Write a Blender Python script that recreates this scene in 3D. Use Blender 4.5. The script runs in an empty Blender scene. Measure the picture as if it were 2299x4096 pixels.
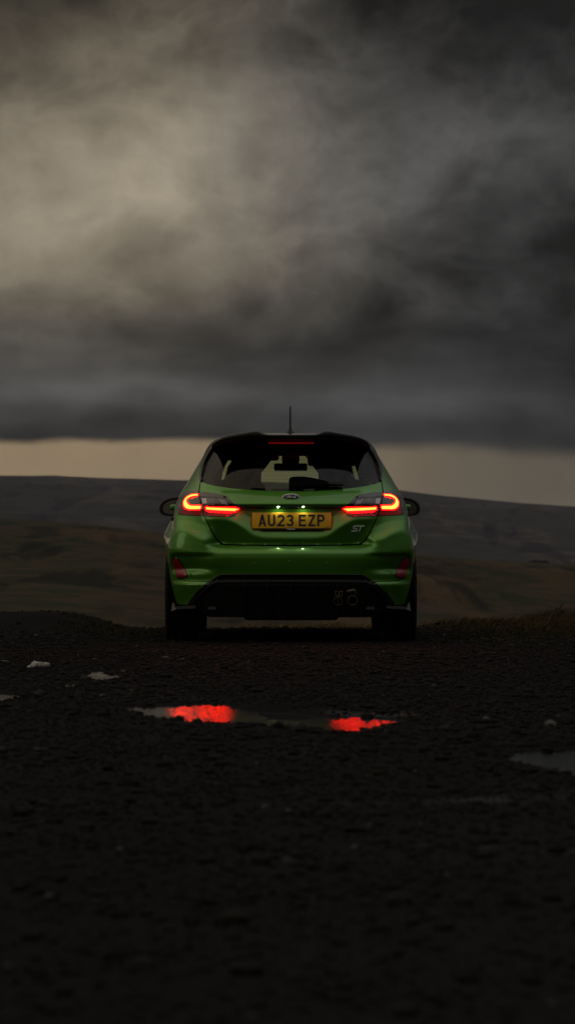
import bpy, bmesh, math, random
import numpy as np
from mathutils import Vector, geometry
R = math.radians
rng = np.random.default_rng(7)
random.seed(7)
SC = bpy.context.scene
COL = SC.collection

# ------------------------------------------------------------------ camera
CAM = (-0.1, -21.4, 0.6)
FPX = 12817.0                      # focal length in source pixels (4096 high)
cd = bpy.data.cameras.new('camera'); cam = bpy.data.objects.new('camera', cd); COL.objects.link(cam)
cam.location = CAM; cam.rotation_euler = (R(90), 0, 0)
cd.sensor_fit = 'VERTICAL'; cd.sensor_height = 36.0; cd.lens = 36.0*FPX/4096
cd.shift_x = 45.0/4096; cd.shift_y = 165.0/4096
cd.clip_start = 0.2; cd.clip_end = 20000
cd.dof.use_dof = True; cd.dof.focus_distance = 21.4; cd.dof.aperture_fstop = 6.7
SC.camera = cam

# ------------------------------------------------------------------ node helpers
class NT:
    def __init__(s, tree): s.t = tree; s.n = tree.nodes; s.l = tree.links
    def new(s, typ, **kw):
        n = s.n.new(typ)
        for k, v in kw.items(): setattr(n, k, v)
        return n
    def put(s, sock, v):
        if isinstance(v, bpy.types.NodeSocket): s.l.new(v, sock)
        else:
            if hasattr(sock.default_value, '__len__') and not hasattr(v, '__len__'): v = (v,)*len(sock.default_value)
            if hasattr(v, '__len__') and len(v) == 3 and len(sock.default_value) == 4: v = tuple(v)+(1,)
            sock.default_value = v
    def m(s, op, a, b=0.0, c=0.0, clamp=False):
        n = s.new('ShaderNodeMath', operation=op); n.use_clamp = clamp
        for i, v in enumerate((a, b, c)): s.put(n.inputs[i], v)
        return n.outputs[0]
    def add(s, a, b): return s.m('ADD', a, b)
    def sub(s, a, b): return s.m('SUBTRACT', a, b)
    def mul(s, a, b): return s.m('MULTIPLY', a, b)
    def ss(s, x, lo, hi):          # smoothstep
        n = s.new('ShaderNodeMapRange', interpolation_type='SMOOTHSTEP')
        s.put(n.inputs[0], x); s.put(n.inputs[1], lo); s.put(n.inputs[2], hi)
        return n.outputs[0]
    def mix(s, f, a, b):
        n = s.new('ShaderNodeMix', data_type='RGBA'); s.put(n.inputs[0], f); s.put(n.inputs[6], a); s.put(n.inputs[7], b)
        return n.outputs[2]
    def vscale(s, v, sc):
        n = s.new('ShaderNodeVectorMath', operation='MULTIPLY'); s.put(n.inputs[0], v); s.put(n.inputs[1], sc); return n.outputs[0]
    def noise(s, v, scale, detail=4, rough=.55, dist=0.0):
        n = s.new('ShaderNodeTexNoise'); s.put(n.inputs['Vector'], v); s.put(n.inputs['Scale'], scale)
        s.put(n.inputs['Detail'], detail); s.put(n.inputs['Roughness'], rough); s.put(n.inputs['Distortion'], dist)
        return n.outputs['Fac']
    def gauss(s, a, b, a0, b0, wa, wb):
        x = s.m('DIVIDE', s.sub(a, a0), wa); y = s.m('DIVIDE', s.sub(b, b0), wb)
        r = s.add(s.mul(x, x), s.mul(y, y))
        return s.m('POWER', 2.71828, s.mul(r, -1.0))

# ------------------------------------------------------------------ world: heavy evening cloud, one clear strip on the horizon
SUN_EL, SUN_AZ = 14.0, -118.0       # behind the camera's left shoulder; azimuth from +y towards +x
W = bpy.data.worlds.new('World'); SC.world = W; W.use_nodes = True
w = NT(W.node_tree); w.n.clear()
dirv = w.new('ShaderNodeTexCoord').outputs['Generated']
sep = w.new('ShaderNodeSeparateXYZ'); w.put(sep.inputs[0], dirv)
dx, dy, dz = sep.outputs
DEG = 57.29578
AZ = w.mul(w.m('ARCTAN2', dx, dy), DEG)
EL = w.mul(w.m('ARCSINE', dz), DEG)
nvec = w.vscale(dirv, (1, 1, 1.7))
n1 = w.sub(w.noise(nvec, 11, 3, .5), .5)
n2 = w.sub(w.noise(w.vscale(dirv, (1.2, 1.2, 1.7)), 12, 3, .5), .5)
n3 = w.sub(w.noise(w.vscale(dirv, (1, 1, 1.5)), 17, 8, .55, .15), .5)
n4 = w.sub(w.noise(w.vscale(dirv, (1, 1, 1.25)), 36, 7, .56, .25), .5)
nb = w.sub(w.noise(w.vscale(dirv, (1, 1, 1.3)), 3.0, 3, .5), .5)
A = w.add(AZ, w.mul(n1, 3.2)); E = w.add(EL, w.mul(n2, 1.8))
v = .20
for (amp, a0, e0, wa, we) in [(.31, -5.6, 6.0, 5.2, 2.6), (.17, -1.2, 7.6, 3.0, 2.9), (-.13, -5.0, 11.0, 3.2, 1.5),
                             (-.06, 5.2, 5.3, 2.4, 1.2), (.08, 2.6, 7.2, 3.2, 1.3), (-.15, 5.0, 10.4, 3.6, 1.7),
                             (-.055, 1.0, 3.75, 9.0, .55), (.085, -3.0, 2.75, 5.5, .36), (.03, 3.0, 2.55, 4.0, .30)]:
    v = w.add(v, w.mul(w.gauss(A, E, a0, e0, wa, we), amp))
v = w.add(v, w.mul(n3, .22))
n5 = w.sub(w.noise(w.vscale(dirv, (1, 1, 4.5)), 20, 6, .55, .3), .5)
v = w.add(v, w.mul(w.mul(n5, w.ss(EL, 5.5, 2.6)), .16))
n6 = w.m('ABSOLUTE', w.sub(w.noise(w.vscale(dirv, (1, 1, 1.35)), 26, 6, .6, .35), .5))
v = w.add(v, w.mul(w.mul(w.sub(.10, n6), w.ss(EL, 2.5, 5.0)), .34))
v = w.add(v, w.mul(w.mul(n4, w.ss(EL, 2.2, 4.5)), .17))
v = w.add(v, w.mul(n2, .10))
v = w.add(v, w.mul(nb, .12))
v = w.add(v, w.mul(w.ss(EL, 8.0, 55.0), .40))          # overcast sky is brighter overhead
v = w.add(v, w.mul(w.ss(dx, -.05, -.8), .12))          # and towards the sunset side
v = w.m('MAXIMUM', v, .13)
lum = w.m('POWER', v, 2.2)
warmf = w.ss(A, 4.0, -2.5)
lowf = w.ss(EL, 5.0, 2.4)
tint = w.mix(warmf, (1.0, .985, .97), (1.14, .975, .72))
tint = w.mix(w.mul(lowf, .8), tint, (.97, .985, 1.02))
cl = w.new('ShaderNodeVectorMath', operation='SCALE'); w.put(cl.inputs[0], tint); w.put(cl.inputs['Scale'], lum)
edge = w.add(w.add(w.add(1.93, w.mul(AZ, -.026)), w.mul(n3, .45)), w.mul(n4, .14))
edge = w.m('MAXIMUM', w.m('MINIMUM', edge, 2.5), 1.3)
gsoft = w.add(.09, w.mul(w.ss(AZ, -1.0, 5.0), .10))
gap = w.ss(w.sub(EL, edge), gsoft, w.mul(gsoft, -1.0))
gw = w.ss(AZ, 5.0, -3.0)
gcol = w.mix(gw, (.105, .088, .066), (.31, .222, .134))
gsh = w.new('ShaderNodeVectorMath', operation='SCALE'); w.put(gsh.inputs[0], gcol); w.put(gsh.inputs['Scale'], w.add(w.add(1.0, w.mul(n4, .35)), w.mul(w.ss(EL, .6, 1.9), -.13))); gcol = gsh.outputs[0]
sky = w.new('ShaderNodeTexSky', sky_type='NISHITA', sun_disc=False)
sky.sun_elevation = R(SUN_EL); sky.sun_rotation = R(SUN_AZ)
gsky = w.new('ShaderNodeVectorMath', operation='MULTIPLY_ADD')      # clear strip: pale sky with a little of the physical sky
w.put(gsky.inputs[0], sky.outputs[0]); w.put(gsky.inputs[1], (.004, .004, .004)); w.put(gsky.inputs[2], gcol)
tot = w.mix(gap, cl.outputs[0], gsky.outputs[0])
bgA = w.new('ShaderNodeBackground'); w.put(bgA.inputs[0], tot); bgA.inputs[1].default_value = 1.0
wo = w.new('ShaderNodeOutputWorld'); w.l.new(bgA.outputs[0], wo.inputs[0])

sd = bpy.data.lights.new('sun', 'SUN'); sun = bpy.data.objects.new('sun', sd); COL.objects.link(sun)
sd.energy = 0.08; sd.angle = R(24); sd.color = (1.0, .9, .74)
sdir = Vector((math.sin(R(SUN_AZ))*math.cos(R(SUN_EL)), math.cos(R(SUN_AZ))*math.cos(R(SUN_EL)), math.sin(R(SUN_EL))))
sun.rotation_euler = sdir.to_track_quat('Z', 'Y').to_euler(); sun.location = (-6, -14, 9)

SC.view_settings.view_transform = 'Standard'; SC.view_settings.look = 'None'
SC.view_settings.exposure = 0.0; SC.view_settings.gamma = 1.0
SC.view_settings.use_curve_mapping = False
SC.render.engine = 'CYCLES'
SC.cycles.use_denoising = True
SC.cycles.max_bounces = 8; SC.cycles.transparent_max_bounces = 16
SC.cycles.sample_clamp_indirect = 60.0
SC.cycles.caustics_reflective = False; SC.cycles.caustics_refractive = False

# ------------------------------------------------------------------ materials
MATS = {}
def mat(name, base=(.2, .2, .2), rough=.5, metal=0.0, coat=0.0, spec=.5, emit=None, estr=0.0, **kw):
    m = bpy.data.materials.new(name); m.use_nodes = True
    b = m.node_tree.nodes['Principled BSDF']
    b.inputs['Base Color'].default_value = tuple(base)+(1,)
    b.inputs['Roughness'].default_value = rough; b.inputs['Metallic'].default_value = metal
    b.inputs['Coat Weight'].default_value = coat; b.inputs['Coat Roughness'].default_value = kw.get('coat_rough', .04)
    b.inputs['Specular IOR Level'].default_value = spec
    if emit: b.inputs['Emission Color'].default_value = tuple(emit)+(1,); b.inputs['Emission Strength'].default_value = estr
    MATS[name] = m
    return m
def nt(m): return NT(m.node_tree), m.node_tree.nodes['Principled BSDF']

PAINT = mat('green_paint', (.082, .30, .020), .34, .45, 1.0)
t, b = nt(PAINT)
oc = t.new('ShaderNodeTexCoord').outputs['Object']
dirt = t.ss(t.add(t.noise(t.vscale(oc, (1, 1, 1)), 3.2, 5, .65), 0), .50, .80)
dm = t.mul(dirt, .25)      # a thin, patchy road film
t.put(b.inputs['Base Color'], t.mix(dm, (.082, .30, .020), (.06, .10, .022)))
t.put(b.inputs['Coat Roughness'], t.add(.03, t.mul(dm, .35)))
fl = t.new('ShaderNodeBump'); fl.inputs['Strength'].default_value = .012; fl.inputs['Distance'].default_value = .001
t.put(fl.inputs['Height'], t.noise(oc, 900, 1)); t.l.new(fl.outputs[0], b.inputs['Normal'])

GLOSS = mat('gloss_black', (.006, .006, .007), .12, 0, .4)
SATIN = mat('satin_edge', (.03, .032, .034), .3, 0, .5)
BLACK = mat('black_plastic', (.011, .011, .012), .55, 0, 0, .35)
t, b = nt(BLACK); oc = t.new('ShaderNodeTexCoord').outputs['Object']
bp = t.new('ShaderNodeBump'); bp.inputs['Strength'].default_value = .25; bp.inputs['Distance'].default_value = .002
t.put(bp.inputs['Height'], t.noise(oc, 350, 2)); t.l.new(bp.outputs[0], b.inputs['Normal'])
VOID = mat('dark_void', (.004, .004, .004), .95, 0, 0, .05)
GREYP = mat('grey_plastic', (.055, .053, .056), .5)
RUBBER = mat('tyre_rubber', (.012, .012, .012), .85, 0, 0, .25)
ALLOY = mat('dark_alloy', (.10, .10, .105), .35, .9)
CHROME = mat('chrome', (.75, .76, .78), .12, 1.0)
SILVER = mat('brushed_silver', (.93, .94, .95), .3, .0)
NAVY = mat('badge_blue', (.006, .012, .04), .2, 0, .8)
PLATE = mat('plate_yellow', (.86, .50, .008), .38, 0, .3)
INK = mat('plate_black', (.008, .008, .008), .5)
SEATM = mat('seat_cloth', (.018, .018, .02), .9, 0, 0, .2)
LINER = mat('headliner', (.008, .008, .008), .95, 0, 0, .05)
LENS = mat('lamp_lens', (.02, .002, .003), .10, 0, .5)
LENSR = mat('red_lens', (.05, .0008, .002), .12, 0, .25, .3, (1, .004, .006), .07)
LENSG = mat('smoked_lens', (.045, .028, .03), .10, 0, 1.0)
LENSS = mat('smoked_top_lens', (.02, .013, .014), .12, 0, 1.0)
REFLEC = mat('reflector_red', (.34, .012, .028), .25, 0, .8)
REFLEC2 = mat('reflector_bright', (.5, .016, .036), .2, 0, .8)
REFG = mat('lamp_reflector', (.55, .53, .55), .35, .5, .5)
GLOW = mat('light_guide_core', (.8, .1, .05), .3, 0, 0, .5, (1, .0185, .0022), 52.0)
GLOW2 = mat('light_guide_halo', (.5, .01, .01), .3, 0, 0, .5, (1, .0001, .0003), 60.0)  # glowing red border imitates the bloom round the core, not a lamp part
HIBRK = mat('high_brake_lens', (.2, .006, .008), .2, 0, .6, .5, (1, .01, .012), .07)
PLAMP = mat('plate_lamp', (.9, .9, .9), .2, 0, 0, .5, (1, .93, .74), 190.0)
MIRROR = mat('mirror_glass', (.07, .075, .08), .06, 1.0)

def glassmat(name, tint, refl=1.0):
    m = bpy.data.materials.new(name); m.use_nodes = True; g = NT(m.node_tree); g.n.clear()
    o = g.new('ShaderNodeOutputMaterial'); tr = g.new('ShaderNodeBsdfTransparent'); tr.inputs[0].default_value = tuple(tint)+(1,)
    gl = g.new('ShaderNodeBsdfGlossy'); gl.inputs['Roughness'].default_value = .02; gl.inputs[0].default_value = (1, 1, 1, 1)
    fr = g.new('ShaderNodeFresnel'); fr.inputs[0].default_value = 1.5
    mx = g.new('ShaderNodeMixShader'); g.put(mx.inputs[0], g.mul(fr.outputs[0], refl))
    g.l.new(tr.outputs[0], mx.inputs[1]); g.l.new(gl.outputs[0], mx.inputs[2]); g.l.new(mx.outputs[0], o.inputs[0])
    return m
GLASS_R = glassmat('rear_glass', (.56, .68, .51), .80)
GLASS_F = glassmat('windscreen_glass', (.93, 1.0, .88), .3)
GLASS_S = glassmat('privacy_glass', (.10, .11, .10), 1.0)

# ------------------------------------------------------------------ mesh helpers
def tag(o, label=None, cat=None, group=None, kind=None):
    if label: o['label'] = label
    if cat: o['category'] = cat
    if group: o['group'] = group
    if kind: o['kind'] = kind
    return o
def mesh_obj(name, V, F, m, parent=None, smooth=True, loc=None):
    me = bpy.data.meshes.new(name)
    V = np.asarray(V, dtype=np.float64)
    me.from_pydata(V.tolist(), [], [tuple(int(i) for i in f) for f in F])
    me.materials.append(m); me.update()
    if smooth: me.polygons.foreach_set('use_smooth', [True]*len(me.polygons))
    o = bpy.data.objects.new(name, me); COL.objects.link(o)
    if parent is not None:
        o.parent = parent
        if parent.type == 'EMPTY': o.location = (-parent.location[0], -parent.location[1], -parent.location[2])
    return o
def big_mesh(name, V, F, m, smooth=True, colors=None):
    """fast path: V (n,3), F (m,k) numpy, one face size"""
    me = bpy.data.meshes.new(name); k = F.shape[1]
    me.vertices.add(len(V)); me.vertices.foreach_set('co', V.astype(np.float32).ravel())
    me.loops.add(F.size); me.loops.foreach_set('vertex_index', F.astype(np.int32).ravel())
    me.polygons.add(len(F)); me.polygons.foreach_set('loop_start', np.arange(0, F.size, k, dtype=np.int32))
    me.polygons.foreach_set('use_smooth', np.full(len(F), smooth))
    me.update(calc_edges=True)
    if colors is not None:
        ca = me.color_attributes.new('tone', 'FLOAT_COLOR', 'POINT')
        c4 = np.ones((len(V), 4), np.float32); c4[:, :3] = colors; ca.data.foreach_set('color', c4.ravel())
    me.materials.append(m)
    o = bpy.data.objects.new(name, me); COL.objects.link(o)
    return o
def box(c, s, bev=0.0):
    """returns V,F of a (bevelled) box"""
    bm = bmesh.new(); bmesh.ops.create_cube(bm, size=1)
    for v_ in bm.verts: v_.co = Vector((v_.co.x*s[0]+c[0], v_.co.y*s[1]+c[1], v_.co.z*s[2]+c[2]))
    if bev: bmesh.ops.bevel(bm, geom=bm.edges[:], offset=bev, segments=2, affect='EDGES', profile=.6)
    bm.verts.index_update()
    V = [v_.co[:] for v_ in bm.verts]; F = [[v_.index for v_ in f.verts] for f in bm.faces]; bm.free()
    return np.array(V), F
def merge(parts):
    Vs, Fs, n = [], [], 0
    for V, F in parts:
        V = np.asarray(V); Vs.append(V); Fs += [[i+n for i in f] for f in F]; n += len(V)
    return np.vstack(Vs), Fs
def lathe(profile, seg=48, axis='x', c=(0, 0, 0)):
    V, F = [], []; n = len(profile)
    for i in range(seg):
        a = 2*math.pi*i/seg
        for (r, h) in profile:
            V.append((c[0]+h, c[1]+r*math.cos(a), c[2]+r*math.sin(a)) if axis == 'x' else
                     ((c[0]+r*math.cos(a), c[1]+h, c[2]+r*math.sin(a)) if axis == 'y' else (c[0]+r*math.cos(a), c[1]+r*math.sin(a), c[2]+h)))
    for i in range(seg):
        for j in range(n-1):
            a, b_ = i*n+j, ((i+1) % seg)*n+j
            F.append((a, b_, b_+1, a+1))
    return np.array(V), F
def tube(path, rad, seg=8, closed=False):
    P = [Vector(p) for p in path]; n = len(P); V, F = [], []
    rads = rad if hasattr(rad, '__len__') else [rad]*n
    up = Vector((0.013, .02, 1))
    for i in range(n):
        tdir = (P[min(i+1, n-1)]-P[max(i-1, 0)]).normalized()
        a = tdir.cross(up)
        if a.length < 1e-3: a = tdir.cross(Vector((1, 0, 0)))
        a.normalize(); b_ = tdir.cross(a)
        for k in range(seg):
            an = 2*math.pi*k/seg
            V.append((P[i]+(a*math.cos(an)+b_*math.sin(an))*rads[i])[:])
    for i in range(n-1):
        for k in range(seg):
            F.append((i*seg+k, i*seg+(k+1) % seg, (i+1)*seg+(k+1) % seg, (i+1)*seg+k))
    F.append(tuple(range(seg-1, -1, -1))); F.append(tuple((n-1)*seg+k for k in range(seg)))
    return np.array(V), F
def extrude_poly(poly, d):
    """poly: list of 3-D points, extruded by vector d"""
    n = len(poly); P = np.array(poly); V = np.vstack([P, P+np.array(d)])
    F = [tuple(range(n)), tuple(range(2*n-1, n-1, -1))]+[(i, i+n, (i+1) % n+n, (i+1) % n) for i in range(n)]
    return V, F
def smooth_path(P, per=6, closed=False):
    P = [np.array(p, float) for p in P]; n = len(P); out = []
    rngi = range(n if closed else n-1)
    for i in rngi:
        p0 = P[(i-1) % n] if (closed or i > 0) else P[i]; p1 = P[i]; p2 = P[(i+1) % n]
        p3 = P[(i+2) % n] if (closed or i+2 < n) else p2
        for k in range(per):
            u = k/per
            out.append(.5*((2*p1)+(-p0+p2)*u+(2*p0-5*p1+4*p2-p3)*u*u+(-p0+3*p1-3*p2+p3)*u**3))
    if not closed: out.append(P[-1])
    return out
def sstep(x, lo, hi):
    u = np.clip((x-lo)/(hi-lo), 0, 1); return u*u*(3-2*u)
def inpoly(px, py, poly):
    poly = np.asarray(poly); res = np.zeros(px.shape, bool); n = len(poly)
    for i in range(n):
        x1, y1 = poly[i]; x2, y2 = poly[(i+1) % n]
        if y1 == y2: continue
        c = ((y1 > py) != (y2 > py)) & (px < (x2-x1)*(py-y1)/(y2-y1)+x1)
        res ^= c
    return res
def polydist(px, py, poly):
    d = np.full(px.shape, 1e9); poly = np.asarray(poly); n = len(poly)
    for i in range(n):
        a = poly[i]; e = poly[(i+1) % n]-a; L = e@e
        if L < 1e-14: continue
        u = np.clip(((px-a[0])*e[0]+(py-a[1])*e[1])/L, 0, 1)
        d = np.minimum(d, np.hypot(px-a[0]-u*e[0], py-a[1]-u*e[1]))
    return d

# ------------------------------------------------------------------ noise for terrain
_tab = rng.random((512, 512))
def vnoise(x, y):
    xi = np.floor(x).astype(int); yi = np.floor(y).astype(int); fx = x-xi; fy = y-yi
    fx = fx*fx*(3-2*fx); fy = fy*fy*(3-2*fy)
    g = lambda i, j: _tab[i % 512, j % 512]
    return (g(xi, yi)*(1-fx)+g(xi+1, yi)*fx)*(1-fy)+(g(xi, yi+1)*(1-fx)+g(xi+1, yi+1)*fx)*fy-.5
def fbm(x, y, s, o=4, r=.5):
    tot = 0; a = 1
    for k in range(o):
        tot = tot+a*vnoise(x/s+17.3*k, y/s+9.1*k); s /= 2.03; a *= r
    return tot

# ------------------------------------------------------------------ ground and puddles
def src_to_plane(px, py, plane):
    x0, y0, z0, ax, ay = plane
    dxr = (px-1104.4)/FPX; dzr = -(py-2213.0)/FPX
    # CAM + t*(dxr,1,dzr) on the plane
    num = z0+ax*(CAM[0]-x0)+ay*(CAM[1]-y0)-CAM[2]
    tt = num/(dzr-ax*dxr-ay)
    return CAM[0]+tt*dxr, CAM[1]+tt
AX, AY = -.042, .0275               # how the level water lies against the tilted car park
def plane_at(px, py):
    d = FPX*.6/(py-2213.0); return (CAM[0]+(px-1104.4)*d/FPX, CAM[1]+d, .001, AX, AY)
PUD = []
def puddle(trace, c):
    pl = plane_at(*c); poly = [src_to_plane(px, py, pl) for px, py in trace]
    poly = [tuple(p) for p in smooth_path(poly, 5, True)]
    PUD.append((np.array(poly), pl))
puddle([(528, 2836), (600, 2829), (690, 2827), (760, 2823), (850, 2818), (925, 2820), (1000, 2831), (1150, 2836), (1250, 2843), (1330, 2860),
        (1450, 2868), (1540, 2873), (1610, 2880), (1560, 2897), (1480, 2912), (1440, 2925), (1340, 2938), (1250, 2930), (1100, 2925), (1050, 2918),
        (960, 2906), (900, 2897), (800, 2890), (690, 2876), (600, 2866), (556, 2850)], (1070, 2870))
puddle([(348, 2702), (370, 2690), (410, 2688), (430, 2697), (490, 2708), (430, 2717), (370, 2719)], (410, 2706))
puddle([(250, 2746), (275, 2738), (300, 2737), (285, 2744), (262, 2749)], (275, 2743))
puddle([(-140, 2790), (-40, 2778), (20, 2780), (75, 2782), (110, 2772), (75, 2790), (30, 2798), (-60, 2806)], (0, 2790))
puddle([(2000, 3034), (2060, 3014), (2180, 3008), (2299, 3004), (2420, 3004), (2560, 3020), (2620, 3070), (2520, 3130), (2400, 3135), (2299, 3106),
        (2240, 3086), (2150, 3062), (2070, 3050)], (2280, 3045))
for tr_, c_ in [([(-160, 3152), (-20, 3144), (120, 3146), (215, 3152), (120, 3164), (-20, 3164)], (60, 3154)),
                ([(870, 3062), (920, 3056), (985, 3062), (930, 3072)], (930, 3064)),
                ([(420, 3108), (480, 3098), (530, 3104), (480, 3113)], (475, 3106))]:
    puddle(tr_, c_)
NWATER = 5

def ground_z(x, y, fine=True):
    x = np.asarray(x, float); y = np.asarray(y, float)
    z = .022*fbm(x, y, 1.6, 3)*np.exp(-(np.maximum(np.abs(x)-6, 0)/20)**2)
    near = (np.abs(x) < 6) & (y > -23) & (y < 10)
    # dark earth bank on the left, turf verge on the right
    z = z+.155*np.exp(-(np.maximum(-1.78-x, 0)/6)**2)*sstep(x, -.95, -1.85)*np.exp(-((y-3.0)/1.25)**2)*(1+.18*fbm(x, y, .7, 3))
    z = z+.03*sstep(x, .7, 1.5)*sstep(y, .6, 3.0)*(1+1.2*fbm(x, y, .6, 3))
    ye = 4.3+.25*np.clip(x, -3, 6)+.5*vnoise(x/1.1, y*0)
    over = np.maximum(y-ye, 0)
    z = z-np.where(over < 60, over*.22*sstep(over, 0, 1.2), 13.2+np.minimum(over-60, 400)*.05)
    flat = np.exp(-(np.maximum(np.abs(x)-.95, 0)/.35)**2)*np.exp(-(np.maximum(np.abs(y-2.0)-2.0, 0)/.8)**2)   # wheels stand level here
    z = z*(1-flat)-over*0+np.where(y > 4.3, 0, 0)*flat+(z*flat)*(y > 4.3)
    if not fine: return z
    m = near; zz = z[m]; xx = x[m]; yy = y[m]
    for k, (poly, pl) in enumerate(PUD):
        lo = poly.min(0)-.9; hi = poly.max(0)+.9
        q = (xx > lo[0]) & (xx < hi[0]) & (yy > lo[1]) & (yy < hi[1])
        if not q.any(): continue
        px, py = xx[q], yy[q]
        s = polydist(px, py, poly); s = np.where(inpoly(px, py, poly), -s, s)
        wl = pl[2]+pl[3]*(px-pl[0])+pl[4]*(py-pl[1])
        tgt = wl+np.where(s < 0, np.maximum(s*.16, -.022), np.minimum(s*.10, .008))
        if k >= NWATER: tgt = wl-.002
        wgt = np.exp(-(np.maximum(s, 0)/.28)**2)
        zz[q] = zz[q]*(1-wgt)+tgt*wgt
    zz = zz+.0028*fbm(xx, yy, .10, 4, .66)
    if len(PUD) > 0:                       # shallow bar that breaks the middle of the large puddle
        poly, pl = PUD[0]
        bx, by = pl[0]+.05, pl[1]
        zz = zz+.0225*np.exp(-((xx-bx)/.19)**4-((yy-by)/1.1)**2)
    z[m] = zz
    return z

def axis_pts(lo, hi, step, far_lo, far_hi, g=1.28):
    c = list(np.arange(lo, hi+1e-6, step)); s = step; p = hi
    while p < far_hi: s = min(s*g, 400); p += s; c.append(p)
    s = step; p = lo; pre = []
    while p > far_lo: s = min(s*g, 400); p -= s; pre.append(p)
    return np.array(pre[::-1]+c)
gx = axis_pts(-2.7, 2.9, .024, -4200, 4200)
gy = axis_pts(-18.0, 6.0, .024, -4200, 700)
GX, GY = np.meshgrid(gx, gy)
GZ = ground_z(GX.ravel(), GY.ravel())
nx, ny = len(gx), len(gy)
I = (np.arange(ny-1)[:, None]*nx+np.arange(nx-1)[None, :]).ravel()
GF = np.stack([I, I+1, I+nx+1, I+nx], 1)

GROUND = mat('wet_gravel_ground', (.018, .018, .018), .8, 0, 0, .07)
t, b = nt(GROUND); oc = t.new('ShaderNodeTexCoord').outputs['Object']
sx = t.new('ShaderNodeSeparateXYZ'); t.put(sx.inputs[0], oc)
na = t.noise(oc, 1.3, 5, .6); nc = t.noise(oc, 55, 3, .6)
vor = t.new('ShaderNodeTexVoronoi'); vor.inputs['Scale'].default_value = 60; t.put(vor.inputs['Vector'], oc)
base = t.mix(t.ss(na, .35, .7), (.0045, .0048, .0054), (.0092, .0096, .0101))
base = t.mix(t.ss(nc, .45, .75), base, (.0145, .0146, .0145))
turfx = t.mul(t.ss(t.add(sx.outputs[0], t.mul(na, .9)), 1.1, 1.7), t.ss(t.add(sx.outputs[1], t.mul(na, 1.2)), .2, 1.8))
turfy = t.ss(t.add(sx.outputs[1], t.mul(na, .8)), 4.0, 5.0)
turf = t.m('MAXIMUM', turfx, turfy)
bare = t.ss(sx.outputs[0], -1.0, -1.5)
turf = t.mul(turf, t.sub(1.0, t.mul(bare, .75)))
turfc = t.mix(t.noise(oc, 4, 4, .6), (.018, .017, .007), (.036, .025, .011))
t.put(b.inputs['Base Color'], t.mix(turf, base, turfc))
wet = t.mul(t.ss(t.noise(t.vscale(oc, (.8, 1.3, 1)), 1.1, 5, .6), .60, .73), t.mul(t.sub(1.0, turf), t.sub(1.0, bare)))
t.put(b.inputs['Roughness'], t.sub(.92, t.mul(wet, .55)))
t.put(b.inputs['Specular IOR Level'], t.add(.06, t.mul(wet, .16)))
bp = t.new('ShaderNodeBump'); bp.inputs['Strength'].default_value = .42; bp.inputs['Distance'].default_value = .008
t.put(bp.inputs['Height'], t.add(t.mul(vor.outputs['Distance'], -.8), t.mul(nc, .6))); t.l.new(bp.outputs[0], b.inputs['Normal'])
g = big_mesh('ground', np.stack([GX.ravel(), GY.ravel(), GZ], 1), GF, GROUND)
tag(g, 'dark wet gravel of the moorland lay-by in front of the car', kind='structure')

WATER = mat('puddle_water', (.006, .006, .005), .03, 0, 0, .5)
t, b = nt(WATER); b.inputs['IOR'].default_value = 1.33
dimmer = t.new('ShaderNodeBsdfDiffuse'); dimmer.inputs[0].default_value = (.004, .004, .004, 1); wmx = t.new('ShaderNodeMixShader')
wmx.inputs[0].default_value = .66; t.l.new(dimmer.outputs[0], wmx.inputs[1]); t.l.new(b.outputs[0], wmx.inputs[2])
t.l.new(wmx.outputs[0], [n_ for n_ in t.n if n_.type == 'OUTPUT_MATERIAL'][0].inputs[0])      # dark diffuse share put in to dim the reflections
oc = t.new('ShaderNodeTexCoord').outputs['Object']
bp = t.new('ShaderNodeBump'); bp.inputs['Strength'].default_value = 1.0; bp.inputs['Distance'].default_value = 1.0
wv = t.add(t.mul(t.noise(t.vscale(oc, (.55, 1, 1)), 30, 4, .6), .0019), t.mul(t.noise(oc, 90, 2, .5), .0005))
calm = t.ss(oc and t.noise(oc, 2.2, 2), .42, .6)
t.put(bp.inputs['Height'], t.mul(wv, t.add(.75, t.mul(calm, .5)))); t.l.new(bp.outputs[0], b.inputs['Normal'])
WATER_BRIGHT = WATER.copy(); WATER_BRIGHT.name = 'bright_water'  # same ripples; a brighter reflection is put into this copy
[n_ for n_ in WATER_BRIGHT.node_tree.nodes if n_.type == 'MIX_SHADER'][0].inputs[0].default_value = .97
def water_obj(k, label):
    poly, pl = PUD[k]
    c = poly.mean(0); grown = []
    n = len(poly)
    for i in range(n):
        e = poly[(i+1) % n]-poly[i-1]; nn = np.array([e[1], -e[0]]); nn = nn/(np.linalg.norm(nn)+1e-9)
        q = poly[i]+nn*.06
        if inpoly(np.array([q[0]]), np.array([q[1]]), poly)[0]: q = poly[i]-nn*.06
        grown.append(q)
    V = [(p[0], p[1], pl[2]+pl[3]*(p[0]-pl[0])+pl[4]*(p[1]-pl[1])) for p in grown]
    tri = geometry.tessellate_polygon([[Vector((p[0], p[1], 0)) for p in grown]])
    F = []
    for f in tri:
        a_, b_, c_ = (np.array(V[i]) for i in f)
        F.append(f if np.cross(b_-a_, c_-a_)[2] > 0 else (f[0], f[2], f[1]))
    o = mesh_obj('puddle', V, F, WATER_BRIGHT if k == 4 else WATER, smooth=False)
    tag(o, label, 'puddle', kind='structure')
water_obj(0, 'large rippled puddle reflecting the red tail lamps behind the car')
water_obj(1, 'small pale puddle with a pointed right end, left of the car')
water_obj(2, 'tiny sliver of water on the gravel left of the large puddle')
water_obj(3, 'small puddle cut by the left edge of the picture')
water_obj(4, 'grey puddle cut by the right edge of the picture')

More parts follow.
